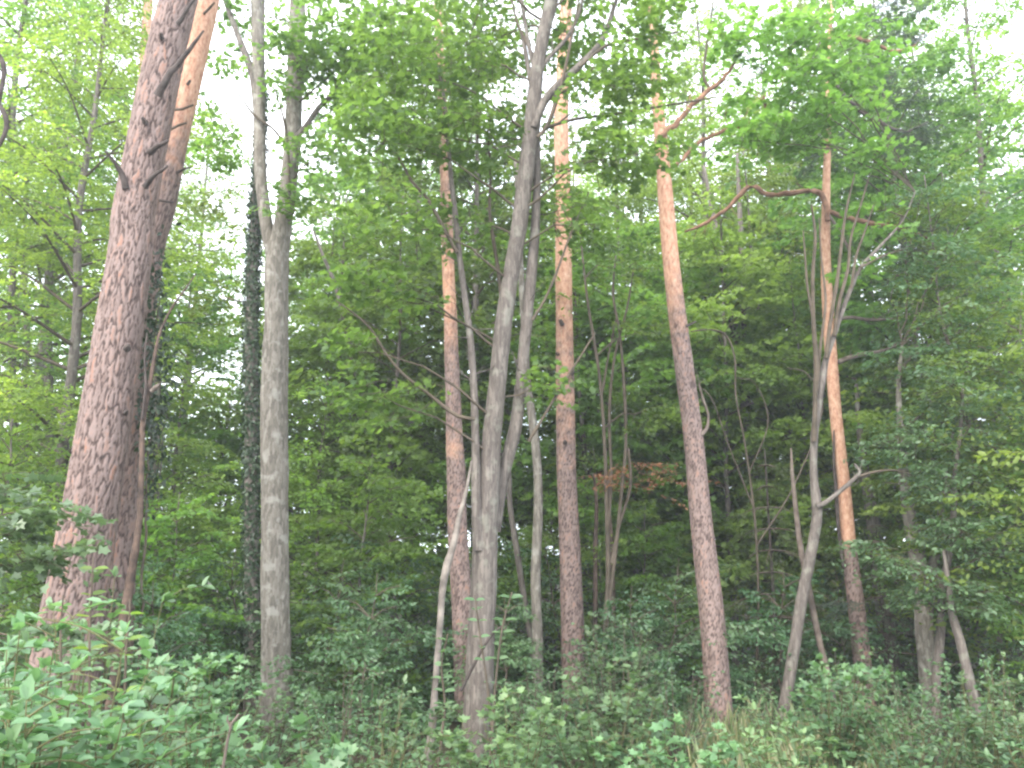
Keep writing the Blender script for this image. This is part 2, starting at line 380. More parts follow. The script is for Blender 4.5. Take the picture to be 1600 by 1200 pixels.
L_WEED = leaf_mat('weed_leaf', (.055, .105, .045), (.09, .16, .07), (.145, .23, .10), (1.3, 1.45, .8), k=.35, rough=.4, spec=.5)
L_SHRUB = leaf_mat('shrub_leaf', (.075, .14, .06), (.115, .195, .09), (.175, .265, .13), (1.3, 1.45, .8), k=.38, rough=.38, spec=.6, objvar=.2)
L_IVY = leaf_mat('ivy_leaf', (.018, .04, .016), (.03, .062, .024), (.05, .09, .035), (1.2, 1.3, .8), k=.2, rough=.35)
L_SPRUCE = leaf_mat('spruce_needles', (.024, .042, .028), (.042, .068, .042), (.065, .10, .06), (1.2, 1.3, .8), k=.15, rough=.5, objvar=.15)
L_SPRUCEY = leaf_mat('yew_green_needles', (.055, .08, .028), (.09, .125, .045), (.13, .17, .06), (1.2, 1.3, .8), k=.3, rough=.5, objvar=.1)
L_DRY = leaf_mat('dry_leaf', (.17, .06, .03), (.26, .10, .05), (.34, .17, .08), (1.1, 1, .8), k=.3)
GRASS = leaf_mat('grass_blade', (.07, .11, .04), (.13, .165, .065), (.27, .22, .13), (1.2, 1.2, .8), k=.35)
SOIL = plain_mat('forest_soil', (.035, .028, .018), (.075, .06, .038), 3)

# ------------------------------------------------------------------ ground
def make_ground():
    ys = np.r_[np.linspace(-12, 30, 85), np.linspace(32, 90, 30), np.geomspace(100, 900, 14)]
    xs = np.r_[-np.geomspace(900, 42, 14), np.linspace(-40, 40, 121), np.geomspace(42, 900, 14)]
    X, Y = np.meshgrid(xs, ys); Z = ground(X, np.clip(Y, -12, 90)) + rng.normal(0, .015, X.shape)
    mb = MB(); V = np.stack([X, Y, Z], -1).reshape(-1, 3); nx = len(xs)
    i = np.arange(len(ys) - 1)[:, None] * nx; j = np.arange(nx - 1)[None]
    mb.add(V, np.stack([i + j, i + j + 1, i + nx + j + 1, i + nx + j], -1), 0)
    tag(mb.build('ground', [SOIL]), 'dark forest soil under the trees', 'ground', kind='structure')
make_ground()

# ------------------------------------------------------------------ hand-placed trunks
def pxpath(pts, d, step=.12, ends=None):
    """pts: (px, py, width_px[, mark]) -> world path, radii, marks at depth d; continues below the ground"""
    P, W, K = [], [], []
    for q in pts:
        dd = q[4] if len(q) > 4 else d
        p, s = at(q[0], q[1], dd); P.append(p); W.append(q[2] * s / 2); K.append(q[3] if len(q) > 3 else 0)
    return np.array(P), np.array(W), np.array(K, float)

def to_ground(P, W, K, flare=1.25):
    """adds the foot of the trunk down to the soil"""
    p0 = P[0]; dirv = P[1] - P[0]; dirv = dirv / max(dirv[2], .05)
    g = float(ground(p0[0], p0[1]))
    if p0[2] - g < .15: return P, W, K
    foot = p0 + dirv * (g - .15 - p0[2]) * 1.0
    mid = p0 + (foot - p0) * .6
    P = np.vstack([foot, mid, P]); W = np.r_[W[0] * flare, W[0] * 1.05, W]; K = np.r_[K[0], K[0], K]
    return P, W, K

def trunk_tree(name, label, cat, pts, d, bark, sides=14, rough=.03, ridges=.02, step=.15, group=None, flare=1.25, foot=True, top=None, part='trunk', plates=None):
    P, W, K = pxpath(pts, d)
    if foot: P, W, K = to_ground(P, W, K, flare)
    if top:                                        # the stem goes on above the frame
        dirv = unit(P[-1] - P[-2]); L = top
        P = np.vstack([P, P[-1] + dirv * L * .5 + [0, 0, .0], P[-1] + dirv * L]); W = np.r_[W, W[-1] * .75, W[-1] * .35]; K = np.r_[K, K[-1], K[-1]]
    base = P[0].copy(); base[2] = float(ground(base[0], base[1]))
    root = empty(name, base, label, cat, group)
    Ps, Ws, Ks = smooth_path(P, W, step, K)
    mb = MB(); tube(mb, Ps, Ws, sides, Ks, rough, ridges=ridges, plates=plates)
    t = mb.build(part, [bark], root)
    root_path[root.name] = (Ps, Ws)
    return root
root_path = {}

def limb(root, pts, d, bark, name='branch', sides=7, rough=.03, step=.1, jag=0.0):
    P, W, K = pxpath(pts, d)
    Ps, Ws, Ks = smooth_path(P, W, step, K)
    if jag and len(Ps) > 3: Ps[1:-1] += rng.normal(0, jag, (len(Ps) - 2, 3))
    mb = MB(); tube(mb, Ps, Ws, sides, Ks, rough)
    if bark in (ORTWIG, DEAD, SMOOTH) and len(Ps) > 8:           # small side twigs
        for _ in range(int(len(Ps) * step / .28)):
            j = int(rng.integers(len(Ps) // 4, len(Ps))); a = Ps[j]; T = unit(Ps[min(j + 1, len(Ps) - 1)] - Ps[j - 1])
            v = unit(T * .6 + rng.normal(0, .6, 3) + [0, 0, .25]); ln = rng.uniform(.12, .5)
            b = a + v * ln * .5 + rng.normal(0, .02, 3); c = a + v * ln + rng.normal(0, .05, 3) + [0, 0, .04]
            r0 = min(Ws[j] * .45, .009); tube(mb, np.array([a, b, c]), [r0, r0 * .6, .002], 4)
            if ln > .28: tube(mb, np.array([b, b + unit(v + rng.normal(0, .6, 3)) * ln * .4]), [r0 * .5, .002], 4)
    o = mb.build(name, [bark], root)
    return o, Ps

def foliage(mb, root, blobs, K=34, size=.1, tpl='oval', L=.75, limb_r=.014, twig_m=1, attach=None, tilt=.5, mark=0.0, coarse=1, dense=1.0):
    """blobs: (px, py, rx, ry, d, dd, n) clouds of leafy twigs carried by thin limbs that leave the stem below them"""
    Pp, Wp = attach if attach is not None else root_path[root.name]
    for (px, py, rx, ry, d, dd, n) in blobs:
        n = int(n * dense)
        c, s = at(px, py, d)
        u = unit(rng.normal(0, 1, (n, 3))) * rng.random((n, 1)) ** (1 / 2.4)
        C = c + u * np.array([rx * s, dd, ry * s])
        C[:, 2] = np.maximum(C[:, 2], ground(C[:, 0], C[:, 1]) + .25)
        # main limb
        hd = np.hypot(Pp[:, 0] - c[0], Pp[:, 1] - c[1])
        want = c[2] - .35 * hd.min() - .15
        k = int(np.argmin(np.abs(Pp[:, 2] - want) + .3 * hd))
        a = Pp[k]
        mid = (a + c) / 2 + np.array([0, 0, .10 * np.linalg.norm(c - a)]) + rng.normal(0, .06, 3)
        Q, Rr, _ = smooth_path([a, mid, c], [min(Wp[k] * .7, limb_r * (1 + .25 * np.linalg.norm(c - a))), limb_r * .8, limb_r * .4], .25)
        if len(Q) > 2: Q[1:-1] += rng.normal(0, .02, (len(Q) - 2, 3))
        tube(mb, Q, Rr, 5, m=twig_m)
        az = np.arctan2(C[:, 0] - a[0], C[:, 1] - a[1]) + rng.normal(0, .8, n)
        Ls = L * rng.uniform(.6, 1.25, n)
        H = np.stack([np.sin(az), np.cos(az), np.zeros(n)], -1)
        C0 = C - H * (Ls * .45)[:, None]
        sprays(mb, C0, az, Ls, K, size, tpl, tilt=tilt, twig_m=twig_m, coarse=coarse, mark=mark)
        for i in range(0, n, 2):                       # side twigs back to the limb
            j = int(np.argmin(np.linalg.norm(Q - C0[i], axis=1)))
            m_ = (Q[j] + C0[i]) / 2 + [0, 0, -.04]
            tube(mb, np.array([Q[j], m_, C0[i]]), [.006, .005, .004], 3, m=twig_m)

def ivy_on(mb, path, n, size, z0, z1, spread=.03, m=0, side=None):
    P, W = path
    ok = np.where((P[:, 2] > z0) & (P[:, 2] < z1))[0]
    k = rng.choice(ok, n)
    a = rng.uniform(0, 2 * math.pi, n) if side is None else rng.normal(side, .6, n)
    N = np.stack([np.sin(a), -np.cos(a), np.zeros(n)], -1)
    C = P[k] + N * (W[k] + np.abs(rng.normal(0, spread, n)))[:, None]; C[:, 2] += rng.uniform(-.13, .13, n)
    D = rng.normal(0, .5, (n, 3)); D[:, 2] -= .9
    leaves(mb, C, D, N + rng.normal(0, .35, (n, 3)), size * rng.uniform(.6, 1.2, n), 'oval', m=m)

# ------------------------------------------------------------------ big pines on the left
pA = trunk_tree('pine_tree', 'thickest leaning pine with grey-brown plated bark and black broken branch stubs', 'pine tree',
    [(88, 1130, 108), (115, 960, 92), (141, 800, 80), (173, 600, 71), (203, 400, 62), (209, 337, 60), (234, 202, 57), (262, 67, 54), (279, 0, 51)],
    9.5, PLATE, sides=150, rough=.0, ridges=.012, step=.022, top=5, plates=(.050, .27, .020))
for pts in ([(246, 150, 13), (262, 122, 11), (285, 92, 8), (303, 70, 6), (318, 48, 3)], [(277, 38, 8), (290, 20, 6), (306, -4, 4)]):
    limb(pA, [(*p[:3], 0, 9.15 - .06 * i) for i, p in enumerate(pts)], 9.1, DARKWOOD, 'broken_branch', jag=.006)
for pts in ([(197, 296, 11), (189, 268, 9), (178, 253, 6), (165, 236, 4)], [(226, 292, 11), (238, 277, 7), (262, 259, 4)], [(233, 238, 12), (246, 230, 8), (263, 219, 4)],
            [(228, 192, 9), (222, 184, 5)], [(253, 60, 8), (251, 52, 5)], [(198, 545, 12), (200, 540, 7)], [(196, 646, 9), (198, 642, 5)]):
    limb(pA, [(*p[:3], 0, 9.25 - .07 * i) for i, p in enumerate(pts)], 9.2, DARKWOOD, 'broken_branch', jag=.006)
pB = trunk_tree('pine_tree', 'leaning pine with bright orange flaky upper bark, pressed close behind the thickest pine', 'pine tree',
    [(166, 1130, 66, 0), (177, 960, 60, 0), (187, 800, 52, 0), (206, 600, 44, 0), (234, 400, 38, 0), (250, 337, 38, .15), (264, 270, 37, .3), (276, 215, 34, .55),
     (295, 135, 33, .8), (309, 67, 35, .9), (323, 0, 36, 1)], 10.4, PLATE, sides=100, rough=.0, ridges=.015, step=.025, top=5, plates=(.046, .22, .013))
for pts in ([(318, 22, 4), (328, 12, 4), (335, 4, 3)], [(293, 132, 5), (297, 126, 4)], [(268, 172, 4), (285, 170, 4), (302, 164, 3)], [(262, 205, 4), (280, 196, 4), (291, 192, 3)],
            [(276, 270, 5), (287, 264, 4), (299, 261, 2)], [(240, 310, 5), (258, 314, 4), (270, 316, 3)]):
    limb(pB, [(*p[:3], 0, 10.15 - .06 * i) for i, p in enumerate(pts)], 10.1, DARKWOOD if pts[0][2] > 4 else TWIG, 'broken_branch', jag=.004)
# peeling dead stem beside the big pine
dS = trunk_tree('dead_tree', 'thin crooked dead stem with peeling reddish bark against the right side of the thickest pine', 'dead tree',
    [(198, 940, 14), (206, 890, 12), (213, 850, 11), (219, 800, 9), (222, 700, 8), (224, 655, 8), (234, 600, 7), (244, 545, 5), (250, 520, 4), (266, 485, 4), (287, 455, 3), (306, 428, 2)],
    9.3, REDDEAD, sides=9, rough=.06, ridges=.05, step=.06)
limb(dS, [(236, 612, 7), (243, 606, 8), (249, 601, 6)], 9.25, DEAD, 'broken_branch')
limb(dS, [(222, 655, 5), (228, 600, 4), (226, 560, 3), (230, 520, 2)], 9.25, DARKWOOD, 'branch')
mb = MB()
for cx, cy, n in ((241, 480, 130), (240, 560, 190), (236, 640, 190), (241, 700, 80), (248, 430, 60), (258, 600, 70), (234, 760, 50)):
    c, s = at(cx, cy, 10.0); C = c + rng.normal(0, 1, (n, 3)) * np.array([.08, .12, .27])
    leaves(mb, C, rng.normal(0, .6, (n, 3)) + [0, 0, -.7], rng.normal(0, .5, (n, 3)) + [.3, -.8, .3], .085 * rng.uniform(.6, 1.2, n), 'oval')
P_, s_ = at(228, 1000, 10.0); 
v = empty('ivy_plant', (P_[0], P_[1], float(ground(P_[0], P_[1]))), 'dark green ivy hanging on the right flank of the leaning pines', 'ivy')
tb = MB(); Q, Rr, _ = smooth_path([(P_[0], P_[1], float(ground(P_[0], P_[1]))), at(228, 800, 10.0)[0], at(236, 620, 10.0)[0], at(250, 420, 10.0)[0]], [.02, .016, .012, .006], .15)
Q[1:-1] += rng.normal(0, .012, (len(Q) - 2, 3)); tube(tb, Q, Rr, 6)
tb.build('stem', [TWIG], v); mb.build('leaves', [L_IVY], v)

# forked grey maple and the ivy-clad trunk behind it
gT = trunk_tree('maple_tree', 'tall pale grey trunk forking into two upright limbs beside the ivy-clad one', 'maple tree',
    [(434, 1085, 56), (432, 1040, 46), (430, 900, 43), (430, 760, 42), (429, 620, 42), (432, 500, 37), (433, 410, 36), (442, 350, 28), (450, 290, 26), (457, 215, 26), (461, 110, 25), (465, 0, 24)],
    12.6, GREY, sides=22, rough=.025, ridges=.02, step=.12, top=4)
limb(gT, [(429, 410, 22), (420, 370, 21), (411, 310, 19), (406, 250, 19), (405, 150, 18), (402, 60, 18), (400, -60, 16), (400, -250, 9)], 12.6, GREY, 'limb', 14, step=.12)
limb(gT, [(400, 175, 9), (395, 120, 11), (383, 85, 11), (370, 50, 9), (352, 0, 8), (330, -80, 5)], 12.6, SMOOTH, 'branch', 9)
limb(gT, [(456, 222, 11), (476, 200, 9), (497, 170, 9), (520, 145, 8), (545, 90, 6), (560, 20, 4)], 12.5, SMOOTH, 'branch', 8)
limb(gT, [(462, 190, 9), (470, 140, 8), (482, 90, 7), (495, 40, 6), (510, -30, 4)], 12.7, SMOOTH, 'branch', 8)
limb(gT, [(445, 225, 5), (425, 200, 4), (397, 180, 4), (375, 150, 3), (356, 128, 2)], 12.45, TWIG, 'branch', 5)
limb(gT, [(452, 300, 5), (450, 240, 4), (444, 190, 4), (430, 140, 2)], 12.45, TWIG, 'branch', 5)
mb = MB()
foliage(mb, gT, [(470, 90, 70, 60, 12.2, .9, 30), (540, 60, 80, 70, 11.9, 1, 34), (580, 150, 70, 70, 12.0, 1, 30), (500, 250, 45, 40, 12.2, .7, 12), (345, 215, 35, 60, 12.6, .7, 12),
                 (400, 20, 60, 25, 12.9, .8, 10), (455, 310, 36, 24, 12.2, .6, 7), (360, 90, 20, 30, 12.7, .5, 4), (620, 60, 70, 60, 11.8, 1, 24)], K=28, size=.10, tpl='maple', dense=1.45)
mb.build('crown', [L_MAPLE, TWIG], gT)
iT = trunk_tree('ivy_clad_tree', 'straight dark trunk wrapped in ivy just left of the pale forked one', 'tree',
    [(395, 960, 28), (393, 800, 22), (393, 600, 20), (394, 450, 18), (400, 330, 17), (407, 200, 13), (409, 40, 10)], 13.7, SMOOTH, sides=12, step=.2, top=4)
mb = MB(); ivy_on(mb, root_path[iT.name], 8500, .075, -.5, 10.5, .03); mb.build('ivy', [L_IVY], iT)
mb = MB(); foliage(mb, iT, [(330, 330, 60, 60, 14.4, 1.2, 10), (350, 470, 50, 40, 14.4, 1, 8)], K=34, size=.1)
mb.build('crown', [L_BEECH, TWIG], iT)

# pine left of the middle, with the pale dead stem in front of it
pC = trunk_tree('pine_tree', 'slim pine with dark scaly foot and orange patches, just left of the many-stemmed maple', 'pine tree',
    [(727, 1120, 32, 0), (722, 950, 32, 0), (715, 830, 30, 0), (713, 740, 29, .1), (711, 700, 27, .45), (709, 640, 24, .1), (706, 560, 22, .3), (704, 490, 20, .7), (701, 430, 19, .75), (698, 340, 18, .5),
     (694, 230, 15, .6), (689, 120, 13, .7), (683, 0, 11, .8)], 13, PLATE, sides=64, rough=.0, step=.03, top=4, plates=(.036, .12, .009))
dP = trunk_tree('dead_tree', 'pale leaning dead stem without leaves in front of the slim pine left of the maple', 'dead tree',
    [(669, 1185, 14), (676, 1130, 12), (680, 1070, 10), (686, 1000, 10), (691, 930, 11), (697, 890, 12), (709, 850, 10), (717, 810, 8), (728, 770, 6), (737, 720, 3)], 9.6, PALE, sides=9, rough=.07, ridges=.05, step=.06)

# the many-stemmed maple in the middle
mT = trunk_tree('maple_tree', 'many-stemmed brown-grey maple in the middle whose long main stem bends to the right', 'maple tree',
    [(742, 1190, 50), (748, 1100, 46), (752, 1000, 42), (757, 900, 40), (761, 800, 36), (767, 700, 31), (777, 600, 28), (786, 510, 27), (798, 430, 25), (810, 360, 25), (819, 290, 26),
     (826, 235, 25), (832, 190, 26), (838, 120, 21), (848, 60, 20), (862, 0, 21), (880, -90, 17), (890, -250, 9)], 10, SMOOTH, sides=20, rough=.025, ridges=.025, step=.09)
limb(mT, [(770, 830, 24), (782, 760, 22), (794, 712, 21), (806, 665, 21), (814, 600, 19), (821, 520, 18), (829, 440, 17), (836, 360, 15), (839, 280, 12), (838, 200, 10), (828, 120, 8), (815, 50, 6)], 10.15, SMOOTH, 'stem', 12)
limb(mT, [(748, 860, 20), (745, 780, 17), (743, 700, 13), (741, 620, 12), (736, 540, 11), (727, 470, 10), (718, 400, 9), (712, 340, 9), (705, 280, 7), (698, 200, 6), (690, 130, 5), (670, 60, 3)], 9.9, SMOOTH, 'stem', 10)
limb(mT, [(834, 200, 12), (850, 160, 13), (870, 135, 13), (900, 108, 11), (925, 82, 9), (942, 60, 8), (955, 25, 7), (975, -40, 5)], 9.9, SMOOTH, 'branch', 9)
limb(mT, [(840, 215, 6), (856, 195, 7), (868, 160, 7), (880, 120, 5), (893, 60, 4), (905, 0, 3)], 9.8, TWIG, 'branch', 6)
limb(mT, [(838, 118, 8), (858, 90, 7), (885, 60, 6), (905, 20, 5), (915, -30, 4)], 10, SMOOTH, 'branch', 7)
limb(mT, [(836, 110, 8), (826, 70, 7), (818, 20, 6), (808, -40, 4)], 10.1, SMOOTH, 'branch', 7)
limb(mT, [(835, 90, 5), (810, 40, 4), (800, 0, 3)], 10.1, TWIG, 'branch', 6)
limb(mT, [(850, 200, 5), (900, 186, 5), (960, 178, 4), (1010, 170, 4), (1070, 160, 3), (1130, 150, 2)], 9.8, TWIG, 'branch', 6)
limb(mT, [(905, 105, 5), (950, 70, 5), (1000, 60, 4), (1060, 50, 3)], 9.7, TWIG, 'branch', 6)
limb(mT, [(742, 655, 6), (715, 650, 6), (690, 632, 6), (660, 608, 5), (630, 585, 5), (605, 555, 4), (580, 515, 4), (556, 492, 3), (525, 470, 2)], 9.6, TWIG, 'branch', 6)
limb(mT, [(714, 395, 6), (690, 350, 6), (668, 310, 5), (645, 285, 5), (625, 250, 4), (600, 215, 3)], 9.8, TWIG, 'branch', 6)
limb(mT, [(785, 480, 6), (778, 420, 6), (770, 370, 6), (765, 330, 5), (766, 270, 4), (762, 200, 3)], 10.4, TWIG, 'branch', 6)
limb(mT, [(832, 500, 5), (850, 470, 4), (868, 430, 4), (890, 370, 3), (920, 300, 2)], 9.9, TWIG, 'branch', 6)
limb(mT, [(720, 1080, 5), (745, 1030, 5), (770, 990, 4), (790, 975, 2)], 9.2, DARKWOOD, 'broken_branch', 6)
limb(mT, [(826, 690, 5), (850, 650, 4), (880, 600, 4), (905, 560, 3), (930, 520, 2)], 9.9, TWIG, 'branch', 6)
mb = MB()
foliage(mb, mT, [(620, 110, 85, 70, 9.4, 1.0, 26), (700, 80, 75, 80, 9.8, 1.0, 26), (770, 60, 70, 60, 10.9, .7, 24), (600, 220, 80, 55, 9.3, .8, 19), (700, 215, 80, 60, 9.8, .8, 20), (770, 210, 50, 70, 10.2, .8, 14),
                 (620, 350, 75, 55, 9.4, .8, 15), (720, 350, 70, 50, 10.3, .7, 12), (560, 440, 60, 40, 9.4, .6, 8), (630, 470, 55, 40, 9.6, .6, 8), (900, 60, 60, 70, 10.9, .7, 22), (960, 130, 70, 60, 9.3, .8, 20),
                 (1010, 60, 70, 60, 9.2, .8, 18), (930, 250, 60, 60, 9.6, .8, 15), (1000, 240, 60, 50, 9.4, .7, 12), (870, 330, 40, 50, 10.4, .6, 8), (930, 350, 50, 45, 9.8, .6, 10), (600, 620, 80, 36, 9.4, .7, 11),
                 (560, 550, 50, 34, 9.4, .6, 6), (860, 600, 40, 40, 9.9, .5, 5), (780, -90, 170, 60, 10.6, 1.3, 40), (1000, -70, 130, 60, 9.5, 1.5, 30), (610, -60, 120, 50, 9.5, 1.5, 24)], K=26, size=.10, tpl='maple', L=.7, dense=1.35)
mb.build('crown', [L_MAPLE, TWIG], mT)

sT = trunk_tree('beech_tree', 'slender smooth grey trunk standing between the many-stemmed maple and the straight central pine', 'beech tree',
    [(840, 1110, 18), (840, 1000, 17), (837, 900, 16), (841, 800, 15), (839, 720, 14), (831, 650, 13), (824, 600, 12), (818, 500, 10), (812, 380, 9), (806, 250, 7)], 14, GREY, sides=12, step=.12)
tT = trunk_tree('young_tree', 'short dark bare sapling stem just right behind the many-stemmed maple', 'tree',
    [(830, 1000, 10), (815, 910, 10), (806, 850, 10), (797, 790, 9), (796, 740, 7), (790, 690, 4)], 15, SMOOTH, sides=8)
mb = MB(); foliage(mb, sT, [(860, 480, 50, 60, 14.3, .8, 10), (840, 360, 60, 50, 14.3, .8, 10)], K=30, size=.09); mb.build('crown', [L_BEECH, TWIG], sT)

# central pine, right pine, far right pine
pD = trunk_tree('pine_tree', 'straight pine right of the middle, scaly brown below and bright orange above', 'pine tree',
    [(898, 1100, 40, 0), (895, 1000, 36, 0), (892, 900, 34, 0), (888, 800, 31, .15), (885, 730, 30, .3), (884, 650, 29, .45), (883, 580, 28, .5), (882, 500, 26, .62), (881, 430, 26, .85), (880, 300, 24, .9),
     (877, 200, 22, .8), (880, 100, 21, 1), (885, 0, 19, 1)], 14, PLATE, sides=72, rough=.0, step=.03, top=5, plates=(.038, .12, .009))
for pts in ([(879, 508, 8), (875, 500, 6)], [(893, 586, 7), (896, 580, 5)], [(883, 692, 8), (883, 689, 5)], [(872, 554, 6), (870, 552, 5)]):
    limb(pD, [(*p[:3], 0, 13.82 - .05 * i) for i, p in enumerate(pts)], 13.8, DARKWOOD, 'broken_branch')
pE = trunk_tree('pine_tree', 'leaning reddish brown pine with orange top, its foot in dry grass at the right', 'pine tree',
    [(1124, 1140, 44, 0), (1119, 1050, 40, 0), (1112, 960, 38, 0), (1103, 880, 36, 0), (1093, 790, 33, .1), (1084, 690, 30, .2), (1070, 580, 29, .25), (1058, 490, 27, .45), (1048, 400, 25, .8), (1041, 320, 24, .95),
     (1034, 230, 20, .9), (1027, 150, 17, 1), (1021, 60, 15, 1), (1017, 0, 14, 1)], 12.3, PLATE, sides=80, rough=.0, step=.028, top=5, plates=(.034, .10, .008))
limb(pE, [(1096, 680, 8), (1104, 670, 6), (1107, 650, 4), (1098, 622, 4), (1092, 600, 3)], 12.2, DEAD, 'broken_branch', 6)
limb(pE, [(1072, 510, 5), (1082, 505, 4), (1088, 502, 3)], 12.1, DARKWOOD, 'broken_branch', 6)
limb(pE, [(1030, 215, 9), (1060, 190, 9), (1080, 165, 8), (1110, 140, 8), (1135, 118, 6), (1150, 90, 4)], 12.1, ORTWIG, 'branch', 7, jag=.01)
limb(pE, [(1110, 140, 5), (1100, 120, 5), (1103, 80, 4), (1112, 20, 3), (1120, -40, 2)], 12.1, TWIG, 'branch', 6)
limb(pE, [(1055, 260, 6), (1090, 225, 6), (1130, 205, 6), (1170, 195, 5), (1195, 175, 5), (1193, 150, 4)], 12.2, ORTWIG, 'branch', 6, jag=.01)
mb = MB()
def needles(mb, root, pts, d, dd, n, L=.5, K=46, size=.10, m=0, rise=None):
    for (px, py, rx, ry) in pts:
        c, s = at(px, py, d); u = unit(rng.normal(0, 1, (n, 3))) * rng.random((n, 1)) ** .45
        C = c + u * np.array([rx * s, dd, ry * s]); az = rng.uniform(0, 6.28, n)
        sprays(mb, C, az, L * rng.uniform(.6, 1.2, n), K, size, 'needle', tilt=.8, wid=.28, droop=.3, m=m, twig_m=1)
needles(mb, pE, [(1130, 30, 30, 20), (1160, 110, 30, 18)], 12.2, .4, 10)
mb.build('crown', [L_SPRUCE, TWIG], pE)
pF = trunk_tree('pine_tree', 'slender bright orange-barked pine with a dark cleft down its side', 'pine tree',
    [(1352, 1080, 28, 0), (1338, 950, 25, 0), (1328, 870, 23, .1), (1325, 840, 22, .8), (1318, 760, 20, .95), (1306, 650, 18, 1), (1298, 550, 18, 1), (1293, 470, 17, 1), (1290, 400, 15, 1), (1291, 300, 12, 1),
     (1294, 180, 9, 1), (1296, 60, 8, 1), (1300, -20, 7, 1)], 14.2, PLATE, sides=44, rough=.0, step=.035, plates=(.05, .12, .008))
o_, _ = limb(pF, [(1303, 672, 2), (1303, 720, 5), (1306, 760, 6), (1309, 810, 6), (1313, 850, 6), (1318, 890, 4)], 14.1, DARKWOOD, 'cleft', 6)
limb(pF, [(1310, 566, 8), (1330, 558, 8), (1350, 553, 7), (1380, 548, 5), (1410, 535, 3)], 14.15, DEAD, 'branch', 7)
limb(pF, [(1305, 500, 7), (1330, 496, 6), (1360, 500, 5), (1395, 498, 3)], 14.15, DEAD, 'branch', 7)
limb(pF, [(1300, 435, 6), (1325, 428, 5), (1350, 430, 4)], 14.15, DEAD, 'branch', 7)
limb(pF, [(1293, 345, 8), (1291, 325, 9), (1284, 304, 9), (1262, 298, 8), (1235, 302, 9), (1200, 304, 8), (1180, 293, 8), (1168, 292, 8), (1150, 312, 7), (1134, 327, 6), (1105, 348, 6), (1070, 362, 3)], 14.0, ORTWIG, 'branch', 8, jag=.008)
limb(pF, [(1293, 330, 8), (1310, 336, 8), (1345, 345, 8), (1380, 352, 7), (1420, 360, 6), (1450, 372, 4)], 14.0, ORTWIG, 'branch', 8, jag=.01)
limb(pF, [(1294, 335, 6), (1305, 350, 5), (1320, 375, 5), (1330, 400, 3)], 14.0, DEAD, 'branch', 6, jag=.008)
mb = MB(); needles(mb, pF, [(1440, 365, 36, 18), (1410, 400, 30, 12)], 14.0, .5, 22); needles(mb, pF, [(1400, 60, 40, 60), (1410, 150, 42, 45), (1420, 215, 30, 25), (1390, 10, 50, 30), (1270, 240, 60, 20)], 14.4, .6, 44, K=60)
needles(mb, pF, [(1330, 945, 40, 8)], 13.6, .4, 14); needles(mb, pF, [(1330, 120, 60, 30)], 14.4, .6, 12, K=50)
mb.build('crown', [L_SPRUCE, TWIG], pF)
limb(pF, [(1296, 120, 6), (1330, 160, 6), (1370, 190, 7), (1415, 205, 5), (1450, 190, 3)], 14.3, DARKWOOD, 'branch', 6, jag=.01)
limb(pF, [(1296, 50, 6), (1340, 60, 6), (1400, 80, 5), (1430, 70, 3)], 14.3, ORTWIG, 'branch', 6, jag=.01)

# bare branching sapling
bT = trunk_tree('hornbeam_tree', 'thin crooked grey-brown tree dividing into many bare upright branches, left of the slender orange-barked pine', 'hornbeam tree',
    [(1218, 1150, 22), (1228, 1090, 19), (1241, 1010, 18), (1252, 940, 18), (1264, 880, 17), (1275, 820, 16), (1276, 790, 16), (1271, 740, 12), (1272, 690, 12), (1277, 640, 12), (1285, 590, 12), (1291, 560, 9),
     (1303, 525, 8), (1315, 490, 7), (1330, 450, 7), (1345, 418, 6), (1375, 385, 5), (1410, 345, 3), (1430, 300, 2)], 12.6, SMOOTH, sides=12, step=.08)
for pts in ([(1272, 690, 8), (1274, 620, 8), (1275, 560, 8), (1271, 500, 7), (1270, 430, 6), (1274, 370, 5), (1268, 320, 3)], [(1291, 560, 7), (1298, 500, 6), (1308, 440, 6), (1314, 390, 5), (1322, 330, 4), (1336, 270, 2)],
            [(1303, 525, 6), (1312, 470, 6), (1325, 420, 5), (1330, 370, 4), (1348, 310, 3), (1360, 270, 2)], [(1330, 450, 4), (1338, 400, 4), (1352, 360, 3), (1365, 320, 2)], [(1276, 610, 6), (1282, 540, 5), (1290, 470, 4), (1283, 400, 3), (1280, 340, 2)],
            [(1345, 418, 4), (1380, 400, 3), (1410, 390, 2)], [(1271, 500, 5), (1262, 450, 4), (1258, 400, 3), (1255, 360, 2)], [(1276, 792, 9), (1290, 785, 8), (1312, 768, 7), (1335, 748, 7), (1344, 736, 5), (1335, 725, 3)],
            [(1337, 746, 4), (1368, 737, 4), (1400, 735, 3), (1430, 745, 2)]):
    limb(bT, pts, 12.5, TWIG if pts[0][2] < 9 else SMOOTH, 'branch', 7)
mb = MB(); foliage(mb, bT, [(1240, 160, 100, 60, 12.2, 1, 26), (1330, 150, 70, 60, 12.4, 1, 18), (1180, 60, 90, 50, 12, 1, 20), (1250, 215, 80, 26, 12.4, .9, 11), (1370, 245, 50, 26, 12.4, .6, 6), (1300, 40, 80, 50, 12.2, 1, 18),
                             (1160, 220, 60, 40, 12.2, .8, 10), (1290, 100, 50, 60, 12.2, .6, 12), (1370, 330, 60, 40, 12.8, .5, 7), (1330, 420, 50, 40, 12.9, .4, 4)], K=26, size=.125, tpl='maple', dense=1.4); mb.build('crown', [L_YEL, TWIG], bT)
trunk_tree('dead_tree', 'thin brown dead pole leaning left, crossing behind the crooked bare-branched sapling', 'dead tree',
    [(1308, 1125, 9), (1295, 1060, 10), (1280, 1000, 10), (1268, 940, 10), (1258, 890, 10), (1250, 850, 9), (1243, 790, 8), (1238, 740, 6), (1236, 700, 3)], 13, DEAD, sides=8)
